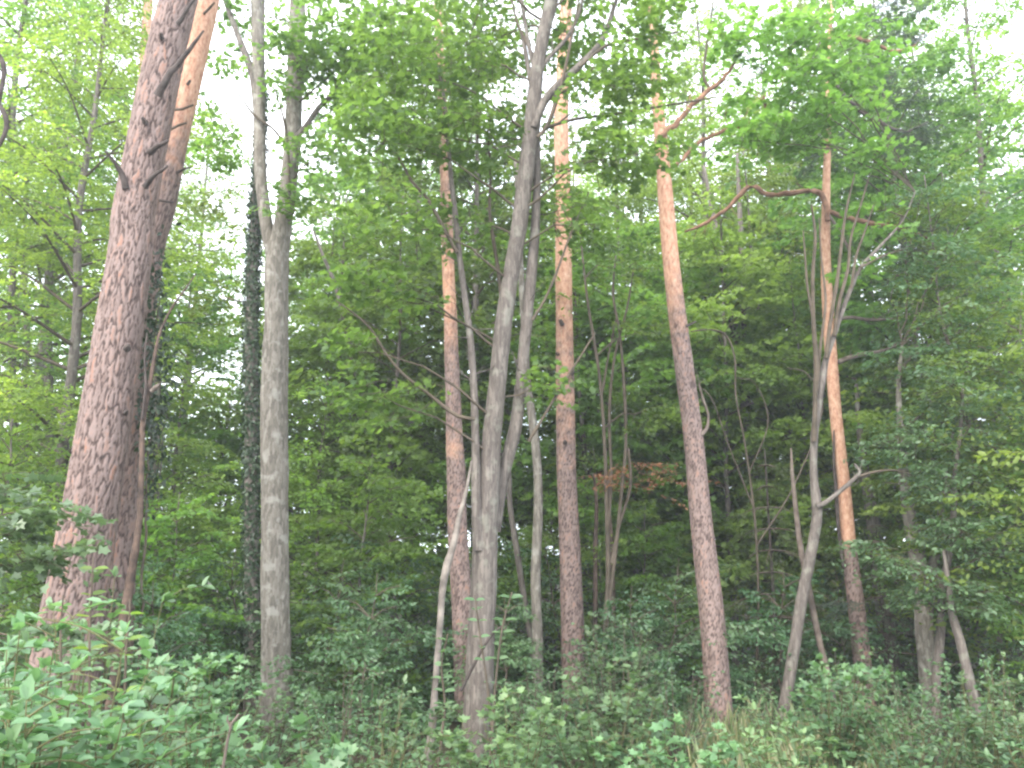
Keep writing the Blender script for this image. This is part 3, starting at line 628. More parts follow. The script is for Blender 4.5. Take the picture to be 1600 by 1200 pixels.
beA = trunk_tree('beech_tree', 'broad pale grey trunk deep in the shade at the right, forking low', 'beech tree',
    [(1456, 1120, 30), (1450, 1050, 28), (1444, 980, 27), (1440, 920, 27), (1432, 860, 25), (1420, 800, 20), (1412, 740, 16), (1407, 670, 11), (1404, 600, 7), (1410, 540, 4)], 13.6, GREY, sides=16, step=.15)
limb(beA, [(1446, 960, 22), (1456, 900, 18), (1466, 840, 13), (1472, 780, 9), (1484, 700, 5), (1500, 640, 3)], 13.6, GREY, 'limb', 10)
mb = MB(); foliage(mb, beA, [(1400, 700, 50, 40, 13.2, .4, 9), (1470, 660, 60, 50, 13, .5, 12), (1420, 560, 60, 60, 13.2, .5, 13), (1500, 520, 70, 50, 13, .5, 13), (1400, 430, 60, 50, 13.4, .5, 11), (1480, 400, 70, 50, 13.2, .5, 12), (1570, 600, 60, 60, 13, .6, 12),
                              (1440, 300, 60, 40, 13.4, .5, 9), (1560, 440, 60, 50, 13, .5, 10), (1540, 300, 70, 50, 13.4, .6, 10)], K=34, size=.095, dense=1.6); mb.build('crown', [L_COOL, TWIG], beA)
beB = trunk_tree('beech_tree', 'leaning two-toned grey trunk in deep shade between the orange-barked pine and the broad pale trunk', 'beech tree',
    [(1398, 1075, 26), (1390, 1020, 25), (1380, 950, 24), (1371, 880, 22), (1362, 800, 20), (1350, 730, 14), (1342, 660, 9), (1338, 600, 5)], 15.6, SMOOTH, sides=14, step=.2)
stC = trunk_tree('hazel_tree', 'thin wavy brown stem with pale drooping leaves in front of the broad grey trunk', 'hazel tree',
    [(1458, 1160, 14), (1462, 1100, 14), (1464, 1040, 14), (1470, 990, 14), (1470, 960, 12), (1474, 910, 11), (1484, 860, 10), (1490, 800, 9), (1492, 740, 7), (1500, 680, 6), (1505, 600, 4)], 12.4, SMOOTH, sides=10)
mb = MB(); foliage(mb, stC, [(1400, 880, 50, 30, 12, .5, 12), (1440, 930, 45, 25, 12, .5, 10), (1500, 830, 60, 40, 12, .6, 18), (1520, 930, 45, 40, 11.8, .5, 14), (1480, 760, 60, 40, 12.2, .6, 15), (1560, 860, 40, 40, 12, .5, 8), (1430, 700, 60, 50, 12.4, .7, 14),
                             (1530, 670, 70, 50, 12.2, .7, 14), (1490, 600, 70, 40, 12.2, .7, 12), (1350, 860, 30, 16, 12.2, .4, 4)], K=30, size=.085, L=.6, dense=1.9); mb.build('crown', [L_COOL, TWIG], stC)
trunk_tree('dead_tree', 'leaning brown stem in the dark at the far right, foot near the frame corner', 'dead tree',
    [(1540, 1180, 18), (1528, 1120, 17), (1514, 1060, 16), (1500, 1000, 14), (1488, 960, 12), (1482, 910, 8), (1474, 860, 4)], 11.8, SMOOTH, sides=9)
trunk_tree('thin_tree', 'thin grey stem in the shade right of the wavy brown stem', 'tree', [(1532, 1060, 11), (1528, 960, 11), (1520, 850, 10), (1518, 740, 8), (1512, 620, 6)], 14.5, SMOOTH, sides=8)
# thin dark stems between the two right pines, with dry foliage
thS = trunk_tree('hazel_tree', 'cluster of thin dark upright rods between the central pine and the leaning right pine', 'hazel tree',
    [(945, 1000, 9), (950, 900, 8), (948, 800, 7), (945, 700, 6), (938, 600, 5), (928, 530, 5), (918, 470, 4), (910, 400, 3), (905, 350, 2)], 13.4, TWIG, sides=7)
for pts in ([(952, 940, 7), (962, 860, 6), (972, 760, 6), (978, 690, 5), (975, 600, 5), (968, 520, 4), (958, 460, 4), (962, 400, 2)], [(948, 850, 6), (955, 750, 5), (952, 650, 5), (960, 560, 4), (980, 480, 3), (990, 420, 2)],
            [(955, 880, 6), (968, 820, 5), (985, 760, 5), (982, 700, 4)], [(940, 620, 4), (950, 560, 3), (962, 500, 2)]):
    limb(thS, pts, 13.4, TWIG, 'stem', 6)
mb = MB(); c, s = at(985, 745, 13.3)
C = c + rng.normal(0, 1, (34, 3)) * np.array([.42, .3, .13]); sprays(mb, C, rng.uniform(0, 6.28, 34), .4, 20, .06, 'oval', tilt=.9, twig_m=1)
mb.build('dry_leaves', [L_DRY, TWIG], thS)
mb = MB(); foliage(mb, thS, [(960, 420, 60, 50, 13.4, .7, 10), (1000, 520, 50, 50, 13.4, .7, 8), (1010, 640, 40, 36, 13.4, .6, 6)], K=30, size=.09); mb.build('crown', [L_BEECH, TWIG], thS)
for lab, pts, d in (('reddish thin stem standing right of the central pine behind the dark rods', [(930, 920, 8), (930, 850, 7), (932, 790, 6), (928, 740, 4)], 14.5),
                    ('thin reddish stem left of the dark rods, split near its top', [(958, 930, 7), (956, 850, 7), (950, 780, 6), (955, 720, 4)], 15)):
    trunk_tree('dead_tree', lab, 'dead tree', pts, d, REDDEAD, sides=7)
# arching dead twigs right of the leaning pine
arc = trunk_tree('dead_tree', 'tangle of thin arching dead twigs right of the leaning reddish pine', 'dead tree',
    [(1180, 1080, 5), (1185, 950, 4), (1180, 820, 4), (1165, 700, 3), (1150, 620, 3), (1148, 560, 3), (1135, 525, 3), (1110, 515, 3), (1080, 518, 2)], 14, TWIG, sides=6, step=.08)
for pts in ([(1184, 850, 4), (1240, 760, 4), (1285, 640, 3), (1262, 585, 3), (1230, 575, 2)], [(1180, 800, 4), (1140, 700, 3), (1110, 620, 3), (1080, 600, 2)], [(1170, 740, 3), (1200, 660, 3), (1180, 600, 2), (1150, 590, 2)]):
    limb(arc, [(a_, b_, w_ * .7) for a_, b_, w_ in pts], 14, TWIG, 'branch', 5)
# pine behind the left crown
trunk_tree('pine_tree', 'narrow orange pine trunk far behind, showing left of the two big leaning pines', 'pine tree',
    [(212, 420, 16, .6), (217, 300, 15, .8), (222, 150, 14, 1), (232, 0, 13, 1)], 19, PINE_FINE, sides=12, top=4)
# ------------------------------------------------------------------ background trees: a few kinds, copied one by one
def make_kind(H, r0, crown0, Rmax, nl, K, size, tpl, L, leafm, bark, seed, spl=9, lean=.3):
    """trunk, crown meshes with the foot at the origin"""
    global rng
    keep = rng; rng = np.random.default_rng(seed)
    z = np.linspace(0, 1, 8); P = np.stack([np.cumsum(rng.normal(0, lean * .12, 8)), np.cumsum(rng.normal(0, lean * .12, 8)), z * H - .15 * (z == 0)], -1); P[:, :2] -= P[0, :2]
    Ps, Rs, _ = smooth_path(P, r0 * (1 - .85 * z) * np.where(z == 0, 1.3, 1), .3)
    tb = MB(); tube(tb, Ps, Rs, 9, rough=.03)
    cb = MB()
    hs = crown0 + (1 - crown0) * (np.arange(nl) + rng.random(nl)) / nl * .97
    for i, h in enumerate(hs):
        k = int(h * (len(Ps) - 1)); a = Ps[k]; q = (h - crown0) / (1 - crown0)
        ln = Rmax * (.55 + .45 * math.sin(math.pi * min(1, q * 1.15 + .1))) * (1 - .55 * q ** 2.5) * rng.uniform(.65, 1.15)
        az = i * 2.4 + rng.normal(0, .4); up = rng.uniform(.15, .6) + .5 * q
        hd = np.array([math.sin(az), math.cos(az), 0])
        e = a + hd * ln + [0, 0, ln * up * .6]; mid = a + hd * ln * .5 + [0, 0, ln * up * .45]
        Q, Rr, _ = smooth_path([a, mid, e], [max(.012, Rs[k] * .45), max(.009, Rs[k] * .25), .006], .3)
        tube(cb, Q, Rr, 5, m=1)
        n = max(3, int(spl * ln / Rmax))
        t = rng.uniform(.25, 1.05, n); j = np.minimum((t * (len(Q) - 1)).astype(int), len(Q) - 1)
        C = Q[j] + rng.normal(0, .10 * ln, (n, 3)) * [1, 1, .8]
        sprays(cb, C, az + rng.normal(0, .9, n), L * rng.uniform(.6, 1.25, n), K, size, tpl, tilt=.5, twig_m=1, coarse=2)
    t_me = tb.mesh('trunk', [bark]); c_me = cb.mesh('crown', [leafm, TWIG])
    rng = keep
    return t_me, c_me

def spruce_kind(H, r0, z0, Rb, seed, leafm, K=60):
    global rng
    keep = rng; rng = np.random.default_rng(seed)
    tb = MB(); P = np.array([[0, 0, -.1], [.02, .03, H * .5], [0, 0, H]]); Ps, Rs, _ = smooth_path(P, [r0, r0 * .6, .01], .3); tube(tb, Ps, Rs, 9)
    cb = MB(); z = z0
    while z < H - .3:
        q = (z - z0) / (H - z0); ln0 = Rb * (1 - q) ** .8 * (.8 + .2 * min(1, q * 6))
        for b in range(6):
            az = rng.uniform(0, 6.28); ln = ln0 * rng.uniform(.6, 1.1); hd = np.array([math.sin(az), math.cos(az), 0])
            a = np.array([0, 0, z]); e = a + hd * ln + [0, 0, -.28 * ln]; mid = a + hd * ln * .5 + [0, 0, -.04 * ln]
            Q, Rr, _ = smooth_path([a, mid, e], [.018, .012, .005], .2); tube(cb, Q, Rr, 4, m=1)
            n = max(2, int(ln / .16)); j = rng.integers(len(Q) // 4, len(Q), n)
            sprays(cb, Q[j], az + rng.choice([-1, 1], n) * rng.uniform(.2, 1.1, n), rng.uniform(.25, .55, n), K, .085, 'needle', tilt=.8, wid=.2, droop=.55, rise=rng.normal(-.1, .15, n), twig_m=None)
        z += .38
    r = tb.mesh('trunk', [DARKWOOD]), cb.mesh('crown', [leafm, TWIG])
    rng = keep
    return r

KIND = {
    'tall_a': make_kind(23, .2, .16, 3.9, 66, 54, .125, 'oval', 1.05, L_BEECH, GREY, 11, spl=21),
    'tall_b': make_kind(20, .17, .14, 3.5, 60, 54, .12, 'oval', 1.0, L_BEECH, SMOOTH, 12, spl=20, lean=.8),
    'tall_c': make_kind(17, .14, .2, 3.2, 50, 50, .13, 'maple', 1.0, L_MAPLE, SMOOTH, 13, spl=18),
    'slim':   make_kind(12, .08, .2, 2.3, 42, 46, .105, 'oval', .85, L_BEECH, SMOOTH, 14, spl=16, lean=.7),
    'under_a': make_kind(5.6, .05, .10, 2.0, 30, 46, .095, 'oval', .85, L_UNDER, SMOOTH, 15, spl=13, lean=.5),
    'under_b': make_kind(4.2, .04, .08, 1.7, 26, 42, .10, 'maple', .8, L_UNDER, SMOOTH, 16, spl=12, lean=.5),
    'bush':   make_kind(2.6, .03, .06, 1.35, 22, 40, .085, 'oval', .65, L_COOL, TWIG, 17, spl=11, lean=.5),
    'lime':   make_kind(11, .08, .2, 2.4, 38, 46, .12, 'maple', .9, L_YEL, SMOOTH, 18, spl=17, lean=.5),
    'spruce': spruce_kind(11, .12, 1.2, 2.5, 19, L_SPRUCE),
    'yew':    spruce_kind(4.5, .05, .4, 1.5, 20, L_SPRUCEY, K=44),
}
NAMES = {'tall_a': ('beech_tree', 'beech tree'), 'tall_b': ('beech_tree', 'beech tree'), 'tall_c': ('maple_tree', 'maple tree'), 'slim': ('hornbeam_tree', 'hornbeam tree'), 'under_a': ('young_beech', 'young tree'),
         'under_b': ('young_maple', 'young tree'), 'bush': ('bush', 'bush'), 'lime': ('young_maple', 'young tree'), 'spruce': ('spruce_tree', 'spruce tree'), 'yew': ('young_spruce', 'young spruce')}
def plant(kind, px, d, rot, s, label, group):
    """one tree whose foot stands where the column px meets the ground at depth d"""
    x = (px - 800) / FPX * d * 1.03
    nm, cat = NAMES[kind]
    t_me, c_me = KIND[kind]
    root = empty(nm, (x, d, float(ground(x, d))), label, cat, group)
    root.rotation_euler[2] = rot; root.scale = (s, s, s)
    for part, me in (('trunk', t_me), ('crown', c_me)):
        o = bpy.data.objects.new(part, me); col.objects.link(o); o.parent = root
    return root

BG = 'leafy trees deeper in the wood'
UN = 'young trees filling the understorey'
for a in [
    # kind, column, depth, rotation, size, label
    ('tall_a', 60, 21, .3, 1.0, 'tall leafy beech at the far left edge, its twigs fading against the sky', BG),
    ('tall_b', -60, 17, 1.3, 1.0, 'large leafy beech half cut off by the left edge', BG),
    ('tall_b', 175, 24, 2.2, .95, 'leafy beech whose crown fills the gap left of the big leaning pines', BG),
    ('tall_c', 20, 28, .8, 1.1, 'far maple seen between the left edge trees', BG),
    ('tall_a', 300, 30, 4.2, .9, 'far beech low between the leaning pines and the ivy-clad trunk', BG),
    ('tall_b', 520, 29, 5.0, .86, 'beech showing right of the pale forked trunk', BG),
    ('slim', 560, 20, 1.0, 1.0, 'slim hornbeam between the forked grey trunk and the slim pine', BG),
    ('tall_a', 650, 25, 2.0, .95, 'leafy beech behind the slim pine left of the maple', BG),
    ('tall_c', 790, 27, 3.1, 1.0, 'maple crown rising behind the many-stemmed maple', BG),
    ('tall_b', 960, 24, .4, .9, 'leafy beech filling the gap right of the central pine', BG),
    ('lime', 990, 19, 1.9, 1.0, 'yellow-green young maple between the central pine and the leaning right pine', BG),
    ('tall_a', 1090, 28, 5.4, .9, 'tall beech behind the leaning reddish pine', BG),
    ('slim', 1160, 20, 2.7, 1.15, 'slim upright hornbeam right of the leaning reddish pine', BG),
    ('lime', 1215, 21, 4.4, 1.1, 'lime-green young maple behind the arching dead twigs', BG),
    ('tall_b', 1260, 27, 3.6, .95, 'beech behind the bare-branched sapling', BG),
    ('tall_c', 1370, 20, 4.9, 1.0, 'maple crown right behind the slender orange-barked pine', BG),
    ('tall_a', 1480, 21, .9, .8, 'broad green beech filling the right third of the wood', BG),
    ('tall_b', 1600, 18, 2.9, .95, 'leafy beech at the right edge of the picture', BG),
    ('slim', 1545, 15.5, .2, .9, 'hornbeam with blue-green leaves near the right edge', BG),
    ('slim', 1500, 13.8, 1.2, .8, 'hornbeam right of the wavy stem with twigs down to the shade', BG),
    ('tall_c', 1700, 23, 1.1, 1.0, 'maple cut off by the right edge', BG),
    ('tall_b', 120, 15, 4.4, .8, 'leafy beech just left of the thickest pine, its crown full of sky glints', BG),
    ('tall_c', 740, 19, 4.1, 1.0, 'maple crown over the slim pine, left of the middle maple', BG),
    ('tall_b', 1120, 22, 1.7, 1.0, 'beech between the leaning right pine and the far grey stems', BG),
    ('tall_a', 1330, 24, 2.5, 1.0, 'beech crown above the long bent orange branch', BG),
    ('tall_b', 600, 33, 3.0, .9, 'far beech left of the slim pine', BG),
    ('tall_c', 1430, 17, 2.0, .95, 'maple with its crown around the dark pine tuft at the upper right', BG),
    ('tall_a', 900, 33, 1.1, .95, 'far beech straight behind the central pine', BG),
    ('lime', 510, 21, 3.7, 1.15, 'yellow-green young maple in the sky gap right of the pale forked trunk', BG),
    ('tall_b', 1540, 27, .6, 1.0, 'far beech over the right third of the wood', BG),
    ('lime', 625, 17.5, .6, 1.0, 'yellow-green young maple close behind the slim pine on its left', BG),
    ('lime', 915, 18, 2.2, 1.05, 'yellow-green young maple just right behind the central pine', BG),
    ('lime', 1120, 17, 5.2, 1.0, 'lime-green young maple just right behind the leaning reddish pine', BG),
    ('lime', 300, 20, 1.4, .95, 'yellow-green young maple in the gap between leaning pines and ivy-clad trunk', BG),
    ('tall_b', 1010, 29, 4.6, 1.1, 'far tall beech between the central pine and the leaning right pine', BG),
    ('tall_a', 1220, 31, .2, 1.05, 'far tall beech behind the pair of thin grey stems', BG),
    ('tall_c', 560, 26, 5.5, 1.2, 'tall far maple left of the slim pine', BG),
    ('tall_a', 720, 32, 3.3, 1.0, 'far tall beech behind the stems of the middle maple', BG),
    ('lime', 1050, 18.5, 3.9, 1.0, 'yellow-green young maple behind the leaning reddish pine on its left', BG),
    ('lime', 1260, 17.2, .9, .85, 'lime-green young maple behind the crooked sapling', BG),
    ('spruce', 1590, 16, .1, .75, 'dark spruce in the shaded right corner', 'spruces in the wood'),
    ('spruce', 1640, 13.2, 3.1, .62, 'dark spruce at the right edge in front of the others', 'spruces in the wood'),
    ('spruce', 1400, 22, 1.1, 1.0, 'dark spruce behind the slender orange-barked pine', 'spruces in the wood'),
    ('spruce', 1500, 18, 2.1, .5, 'half-grown dark spruce behind the broad pale trunk at the right', 'spruces in the wood'),
    ('spruce', 1010, 21, 2.8, .62, 'dark spruce between the central pine and the leaning pine, behind the dry leaves', 'spruces in the wood'),
    ('spruce', 60, 18, 4.1, .55, 'dark spruce left of the thickest pine', 'spruces in the wood'),
    ('yew', 1185, 14.6, .6, 1.0, 'yellow-green young spruce with drooping twigs right of the leaning pine', 'young spruces'),
    ('yew', 1345, 15.2, 2.0, .85, 'young spruce with flat mossy green twigs at the foot of the orange-barked pine', 'young spruces'),
    ('under_a', 30, 13.5, .1, 1.0, 'young beech behind the maple sprays at the left edge', UN),
    ('under_b', 110, 15, 1.2, 1.1, 'young maple left behind the thickest pine', UN),
    ('under_a', 280, 15.5, 2.2, .95, 'young beech between the leaning pines and the ivy-clad trunk', UN),
    ('under_b', 320, 14.0, 3.3, .85, 'low young maple in front of the ivy-clad trunk, left side', UN),
    ('under_a', 350, 20, 4.5, 1.2, 'young beech far behind the ivy-clad trunk', UN),
    ('under_a', 500, 17, 4.0, 1.1, 'young beech just right of the pale forked trunk', UN),
    ('under_b', 580, 14.5, 5.1, 1.0, 'young maple left of the pale dead stem', UN),
    ('under_a', 640, 18, 5.9, 1.15, 'young beech behind the slim pine, left side', UN),
    ('under_b', 480, 21, 3.4, 1.4, 'bright young maple deeper in the wood right of the forked trunk', UN),
    ('under_a', 760, 19, 1.1, 1.1, 'young beech seen through the stems of the middle maple', UN),
    ('under_b', 860, 17, 1.7, 1.0, 'young maple between the slender grey trunk and the central pine', UN),
    ('under_a', 930, 16.5, 2.6, .85, 'young beech behind the dark rods', UN),
    ('under_b', 1010, 16, 3.8, .85, 'young maple under the dry brown leaves', UN),
    ('under_a', 1050, 22, 4.8, 1.2, 'young beech left behind the leaning pine', UN),
    ('under_b', 1160, 18, 5.7, 1.15, 'young maple right behind the leaning pine', UN),
    ('under_a', 1240, 17, .5, 1.0, 'young beech behind the crooked bare-branched sapling', UN),
    ('under_a', 1390, 16, 1.5, .95, 'young beech between orange-barked pine and broad pale trunk', UN),
    ('under_b', 1520, 15, 2.5, 1.1, 'young maple behind the wavy brown stem', UN),
    ('under_a', 1600, 13, 3.5, .85, 'young beech in the dark right corner', UN),
    ('under_a', 1590, 12.6, 5.1, 1.25, 'leafy young beech near the right edge, nearer than its neighbours', UN),
    ('under_a', 1450, 24, 3.9, 1.5, 'tall young beech far behind the broad pale trunk', UN),
]:
    plant(*a)
BU = 'low bushes between the trunks'
for px, d, rot, s, lab in [
    (60, 10.5, .2, .9, 'low bush left of the foot of the thickest pine'),
    (290, 10.5, 1.1, .85, 'low bush right of the foot of the leaning pines'),
    (375, 14.4, 2.2, 1.0, 'bush covering the foot of the ivy-clad trunk'),
    (525, 13.2, 3.1, .9, 'bush right of the foot of the pale forked trunk'),
    (590, 11.5, 4.2, .85, 'bush left of the pale dead stem'),
    (640, 14.5, .5, 1.1, 'bush behind the pale dead stem'),
    (800, 12.5, 5.0, .75, 'small bush between the middle maple and the slender grey trunk'),
    (870, 16, .3, 1.1, 'bush behind the foot of the central pine'),
    (960, 12.6, 1.9, .8, 'dense bush right of the foot of the central pine'),
    (1020, 13, 2.9, .95, 'bush left of the foot of the leaning pine'),
    (1190, 13.5, 3.7, .9, 'bush right behind the foot of the leaning pine'),
    (1290, 15.2, 4.6, .95, 'bush at the foot of the slender orange-barked pine'),
    (1400, 15.5, 5.5, .8, 'bush before the two-toned trunk'),
    (1520, 12.6, .9, .6, 'bush beside the foot of the leaning brown stem'),
    (200, 12.5, 3.0, 1.0, 'bush hidden in part behind the two leaning pines'),
    (720, 15.5, 2.4, 1.0, 'bush between the slim pine and the middle maple stems')]:
    plant('bush', px, d, rot, s, lab, BU)

# thin far stems that show through the leaves
for lab, pts, d in [('thin grey stem at the left, second from the edge', [(80, 700, 15), (76, 600, 14), (75, 480, 14), (80, 350, 11), (86, 200, 9)], 20), ('very thin dark stem nearest the left edge', [(40, 640, 9), (42, 520, 9), (38, 400, 7), (44, 250, 5)], 22),
                    ('thin dark stem behind the thick pine, left side', [(20, 620, 12), (18, 500, 11), (22, 380, 9)], 19), ('pale thin trunk right of the ivy on the leaning pine', [(240, 840, 15), (240, 760, 15), (243, 690, 14), (246, 600, 12), (250, 480, 9)], 16),
                    ('leaning grey stem of the far pair behind the leaning right pine', [(1172, 700, 16), (1160, 600, 15), (1145, 500, 14), (1130, 420, 12), (1115, 340, 8), (1100, 260, 5)], 18.5), ('upright grey stem of the far pair behind the leaning right pine', [(1168, 640, 9), (1163, 520, 9), (1160, 420, 9), (1156, 330, 8), (1152, 240, 5)], 18.5),
                    ('thin bent stem high between the forked trunk and the slim pine', [(560, 640, 6), (545, 540, 6), (525, 450, 6), (505, 400, 5), (490, 360, 3)], 18)]:
    trunk_tree('thin_tree', lab, 'tree', pts, d, SMOOTH, sides=8, group='thin stems showing through the leaves')

# far wood: one mass
def far_woods():
    mb = MB()
    for k in range(80):
        x = rng.uniform(-48, 48); y = rng.uniform(36, 58); g = float(ground(x, y)); h = rng.uniform(9, 15) * (1.0 if x < 8 else 1.15)
        tube(mb, np.array([[x, y, g], [x + rng.normal(0, .3), y, g + h * .5], [x + rng.normal(0, .5), y, g + h]]), [.18, .12, .03], 6, m=1)
        n = 60; u = unit(rng.normal(0, 1, (n, 3))) * rng.random((n, 1)) ** .4
        C = np.array([x, y, g + h * .55]) + u * [2.8, 2.8, h * .5]
        sprays(mb, C, rng.uniform(0, 6.28, n), 1.5, 44, .22, 'diamond', tilt=.6)
    for k in range(70):
        x = rng.uniform(-44, 44); y = rng.uniform(32, 48); g = float(ground(x, y))
        n = 30; C = np.array([x, y, g + 1.6]) + rng.normal(0, 1, (n, 3)) * [1.5, 1.5, 1.0]
        sprays(mb, C, rng.uniform(0, 6.28, n), 1.3, 40, .2, 'diamond', tilt=.6)
    tag(mb.build('woods', [L_BEECH, SMOOTH]), 'far-off green wood closing the view behind all the trees', 'wood', kind='stuff')
far_woods()
# ------------------------------------------------------------------ foreground shrubs and undergrowth
def shrub(name, label, cat, x, y, H, spread, n, size, tpl, leafm, stemm, L=.0, group=None, top=None, pairs=9, nside=3, fill=1.0):
    g = float(ground(x, y)); root = empty(name, (x, y, g), label, cat, group)
    sm, lf = MB(), MB()
    for k in range(n):
        az = rng.uniform(0, 6.28); r = spread * math.sqrt(rng.random()); h = H * rng.uniform(.6, 1.05) * (1 - .25 * (r / spread) ** 2)
        b = np.array([x + rng.normal(0, .12 * spread), y + rng.normal(0, .12 * spread), g])
        e = np.array([x + math.sin(az) * r, y + math.cos(az) * r, g + h]); m_ = (b + e) / 2 + [math.sin(az) * r * .12, math.cos(az) * r * .12, .05 * h]
        Q, Rr, _ = smooth_path([b, m_, e], [.009, .006, .002], .07); tube(sm, Q, Rr, 5)
        axes = [Q[len(Q) // 3:]]
        for _ in range(nside):
            j = rng.integers(len(Q) // 3, len(Q)); a2 = az + rng.normal(0, 1.2); l2 = rng.uniform(.15, .38) * H * .6
            e2 = Q[j] + np.array([math.sin(a2), math.cos(a2), .35]) * l2
            q2, r2, _ = smooth_path([Q[j], (Q[j] + e2) / 2 + [0, 0, .03], e2], [.004, .003, .0015], .06); tube(sm, q2, r2, 4); axes.append(q2)
        for ax in axes:
            T = unit(ax[-1] - ax[0]); np_ = max(3, int(pairs * np.linalg.norm(ax[-1] - ax[0]) / (.5 * H + .1) * fill))
            t = np.linspace(.12, 1, np_); j = np.minimum((t * (len(ax) - 1)).round().astype(int), len(ax) - 1)
            for s_ in (-1, 1):
                a3 = rng.uniform(0, 6.28) + np.arange(np_) * 1.57
                D = np.stack([np.cos(a3) * s_, np.sin(a3) * s_, rng.normal(.0, .25, np_)], -1) + T * .35
                Nn = np.zeros((np_, 3)); Nn[:, 2] = 1; Nn += rng.normal(0, .3, (np_, 3)) + T * .2 + [0, -.15, 0]
                base = ax[j] + unit(D) * size * .18
                leaves(lf, base, D, Nn, size * rng.uniform(.6, 1.15, np_) * (1 - .35 * t), tpl, mark=0)
            tip = ax[-1:]
            for s_ in range(3):
                leaves(lf, tip, T[None] + rng.normal(0, .5, (1, 3)), rng.normal(0, .3, (1, 3)) + [0, -.2, 1], np.array([size * rng.uniform(.5, .8)]), tpl, tint=np.array([rng.uniform(.7, 1)]))
    sm.build('stems', [stemm], root); lf.build('leaves', [leafm], root)
    return root

FG = 'shrubs along the front edge of the wood'
def wx(px, d): return (px - 800) / FPX * d
for px, d, H, sp, n, size, tpl, lab in [
    (110, 3.3, 1.60, .50, 36, .105, 'oval', 'big light green oval-leaved shrub before the thickest pine at the bottom left'),
    (-10, 3.0, 1.36, .45, 28, .11, 'oval', 'light green shrub cut off by the bottom left corner'),
    (250, 3.5, 1.20, .42, 26, .105, 'oval', 'light green shrub right of the tallest foreground shrub'),
    (20, 4.4, 1.62, .55, 18, .115, 'oval', 'shrub standing behind the corner shrub at the left edge'),
    (190, 4.8, 1.85, .50, 26, .11, 'oval', 'shrub at the foot of the leaning pines'),
    (390, 3.8, .95, .40, 10, .15, 'maple', 'low plant with broad lobed leaves at the bottom, right of the light green shrubs'),
    (500, 4.8, 1.05, .45, 12, .13, 'maple', 'lobed-leaved plant at the bottom under the pale forked trunk'),
    (350, 6.4, 1.60, .50, 18, .095, 'maple', 'shrub with layered lobed leaves below the ivy-clad trunk'),
    (610, 6.6, 1.22, .55, 18, .10, 'oval', 'shrub at the bottom left of the pale dead stem'),
    (800, 7.0, 1.15, .50, 16, .10, 'maple', 'shrub at the bottom right beside the middle maple foot'),
    (930, 7.2, 1.30, .55, 18, .10, 'maple', 'pale-leaved shrub in front of the central pine foot'),
    (1050, 6.6, 1.05, .55, 16, .10, 'maple', 'low bluish shrub left below the leaning pine foot'),
    (1190, 6.8, 1.05, .55, 16, .095, 'oval', 'low shrub below the dry grass patch'),
    (1270, 8.0, 1.55, .55, 20, .10, 'maple', 'shrub with pale top leaves at the foot of the crooked sapling'),
    (1380, 7.6, 1.30, .60, 20, .095, 'oval', 'shrub at the bottom between the crooked sapling and the wavy stem'),
    (1490, 7.6, 1.55, .55, 20, .095, 'oval', 'shrub with a taller leafy tip at the bottom right'),
    (1580, 7.0, 1.10, .55, 18, .095, 'oval', 'shrub cut off by the bottom right corner')]:
    shrub('shrub', lab, 'shrub', wx(px, d) * 1.0, d, H, sp, n, size, tpl, L_SHRUB if px < 450 else L_WEED, REDTWIG if px in (390,) else GREENSTEM, group=FG)

MS = 'shrubs round the feet of the trunks'
for px, d, H, sp, n, size, tpl, lab in [
    (290, 8.0, 1.55, .55, 22, .075, 'oval', 'shrub just right of the foot of the leaning pines'),
    (440, 9.4, 1.35, .5, 16, .075, 'maple', 'low shrub before the foot of the pale forked trunk'),
    (560, 9.0, 1.45, .55, 20, .07, 'oval', 'rounded shrub left of the foot of the pale dead stem'),
    (850, 9.6, 1.25, .5, 18, .075, 'oval', 'small-leaved shrub before the slender grey trunk'),
    (955, 10.6, 1.75, .65, 28, .075, 'maple', 'rounded tall shrub hiding the right side of the central pine foot'),
    (1040, 10.2, 1.25, .55, 20, .07, 'oval', 'small-leaved shrub left of the leaning pine foot'),
    (1190, 10.8, 1.05, .45, 14, .07, 'oval', 'small shrub at the edge of the dry grass'),
    (1300, 10.6, 1.45, .55, 22, .07, 'maple', 'shrub between the feet of the crooked sapling and the orange-barked pine'),
    (1375, 9.6, 1.45, .5, 20, .075, 'oval', 'shrub below the two-toned leaning trunk'),
    (1450, 10.4, 1.35, .55, 20, .07, 'maple', 'shrub at the foot of the wavy brown stem'),
    (1560, 9.6, 1.55, .6, 22, .075, 'oval', 'shrub in the dark at the right edge')]:
    shrub('shrub', lab, 'shrub', wx(px, d), d, H, sp, n, size, tpl, L_COOL, TWIG, group=MS)

def leader(px, pts, d, label, size=.11, tpl='oval', leafm=L_YEL):
    """single upright shoot with a few bright leaves"""
    P, W, K = pxpath(pts, d); P, W, K = to_ground(P, W, K, 1)
    root = empty('leafy_shoot', (P[0][0], P[0][1], float(ground(P[0][0], P[0][1]))), label, 'shoot')
    Q, Rr, _ = smooth_path(P, W, .06); sm = MB(); tube(sm, Q, Rr, 5); sm.build('stem', [TWIG], root)
    lf = MB(); up = Q[Q[:, 2] > P[-1][2] - .75]
    for q in range(6):
        j = int(len(up) * (q + .5) / 6)
        a = q * 1.7 + rng.random()
        for s_ in (0, math.pi):
            D = np.array([[math.cos(a + s_), .5 * math.sin(a + s_), .15]]); leaves(lf, up[j][None], D, rng.normal(0, .25, (1, 3)) + [0, -.35, 1], np.array([size * rng.uniform(.7, 1.1)]), tpl)
    lf.build('leaves', [leafm], root)
    return root
leader(0, [(140, 1080, 4), (140, 1000, 4), (143, 930, 3), (146, 870, 2)], 4.2, 'topmost yellow-green shoot in front of the thick leaning pine', .085)
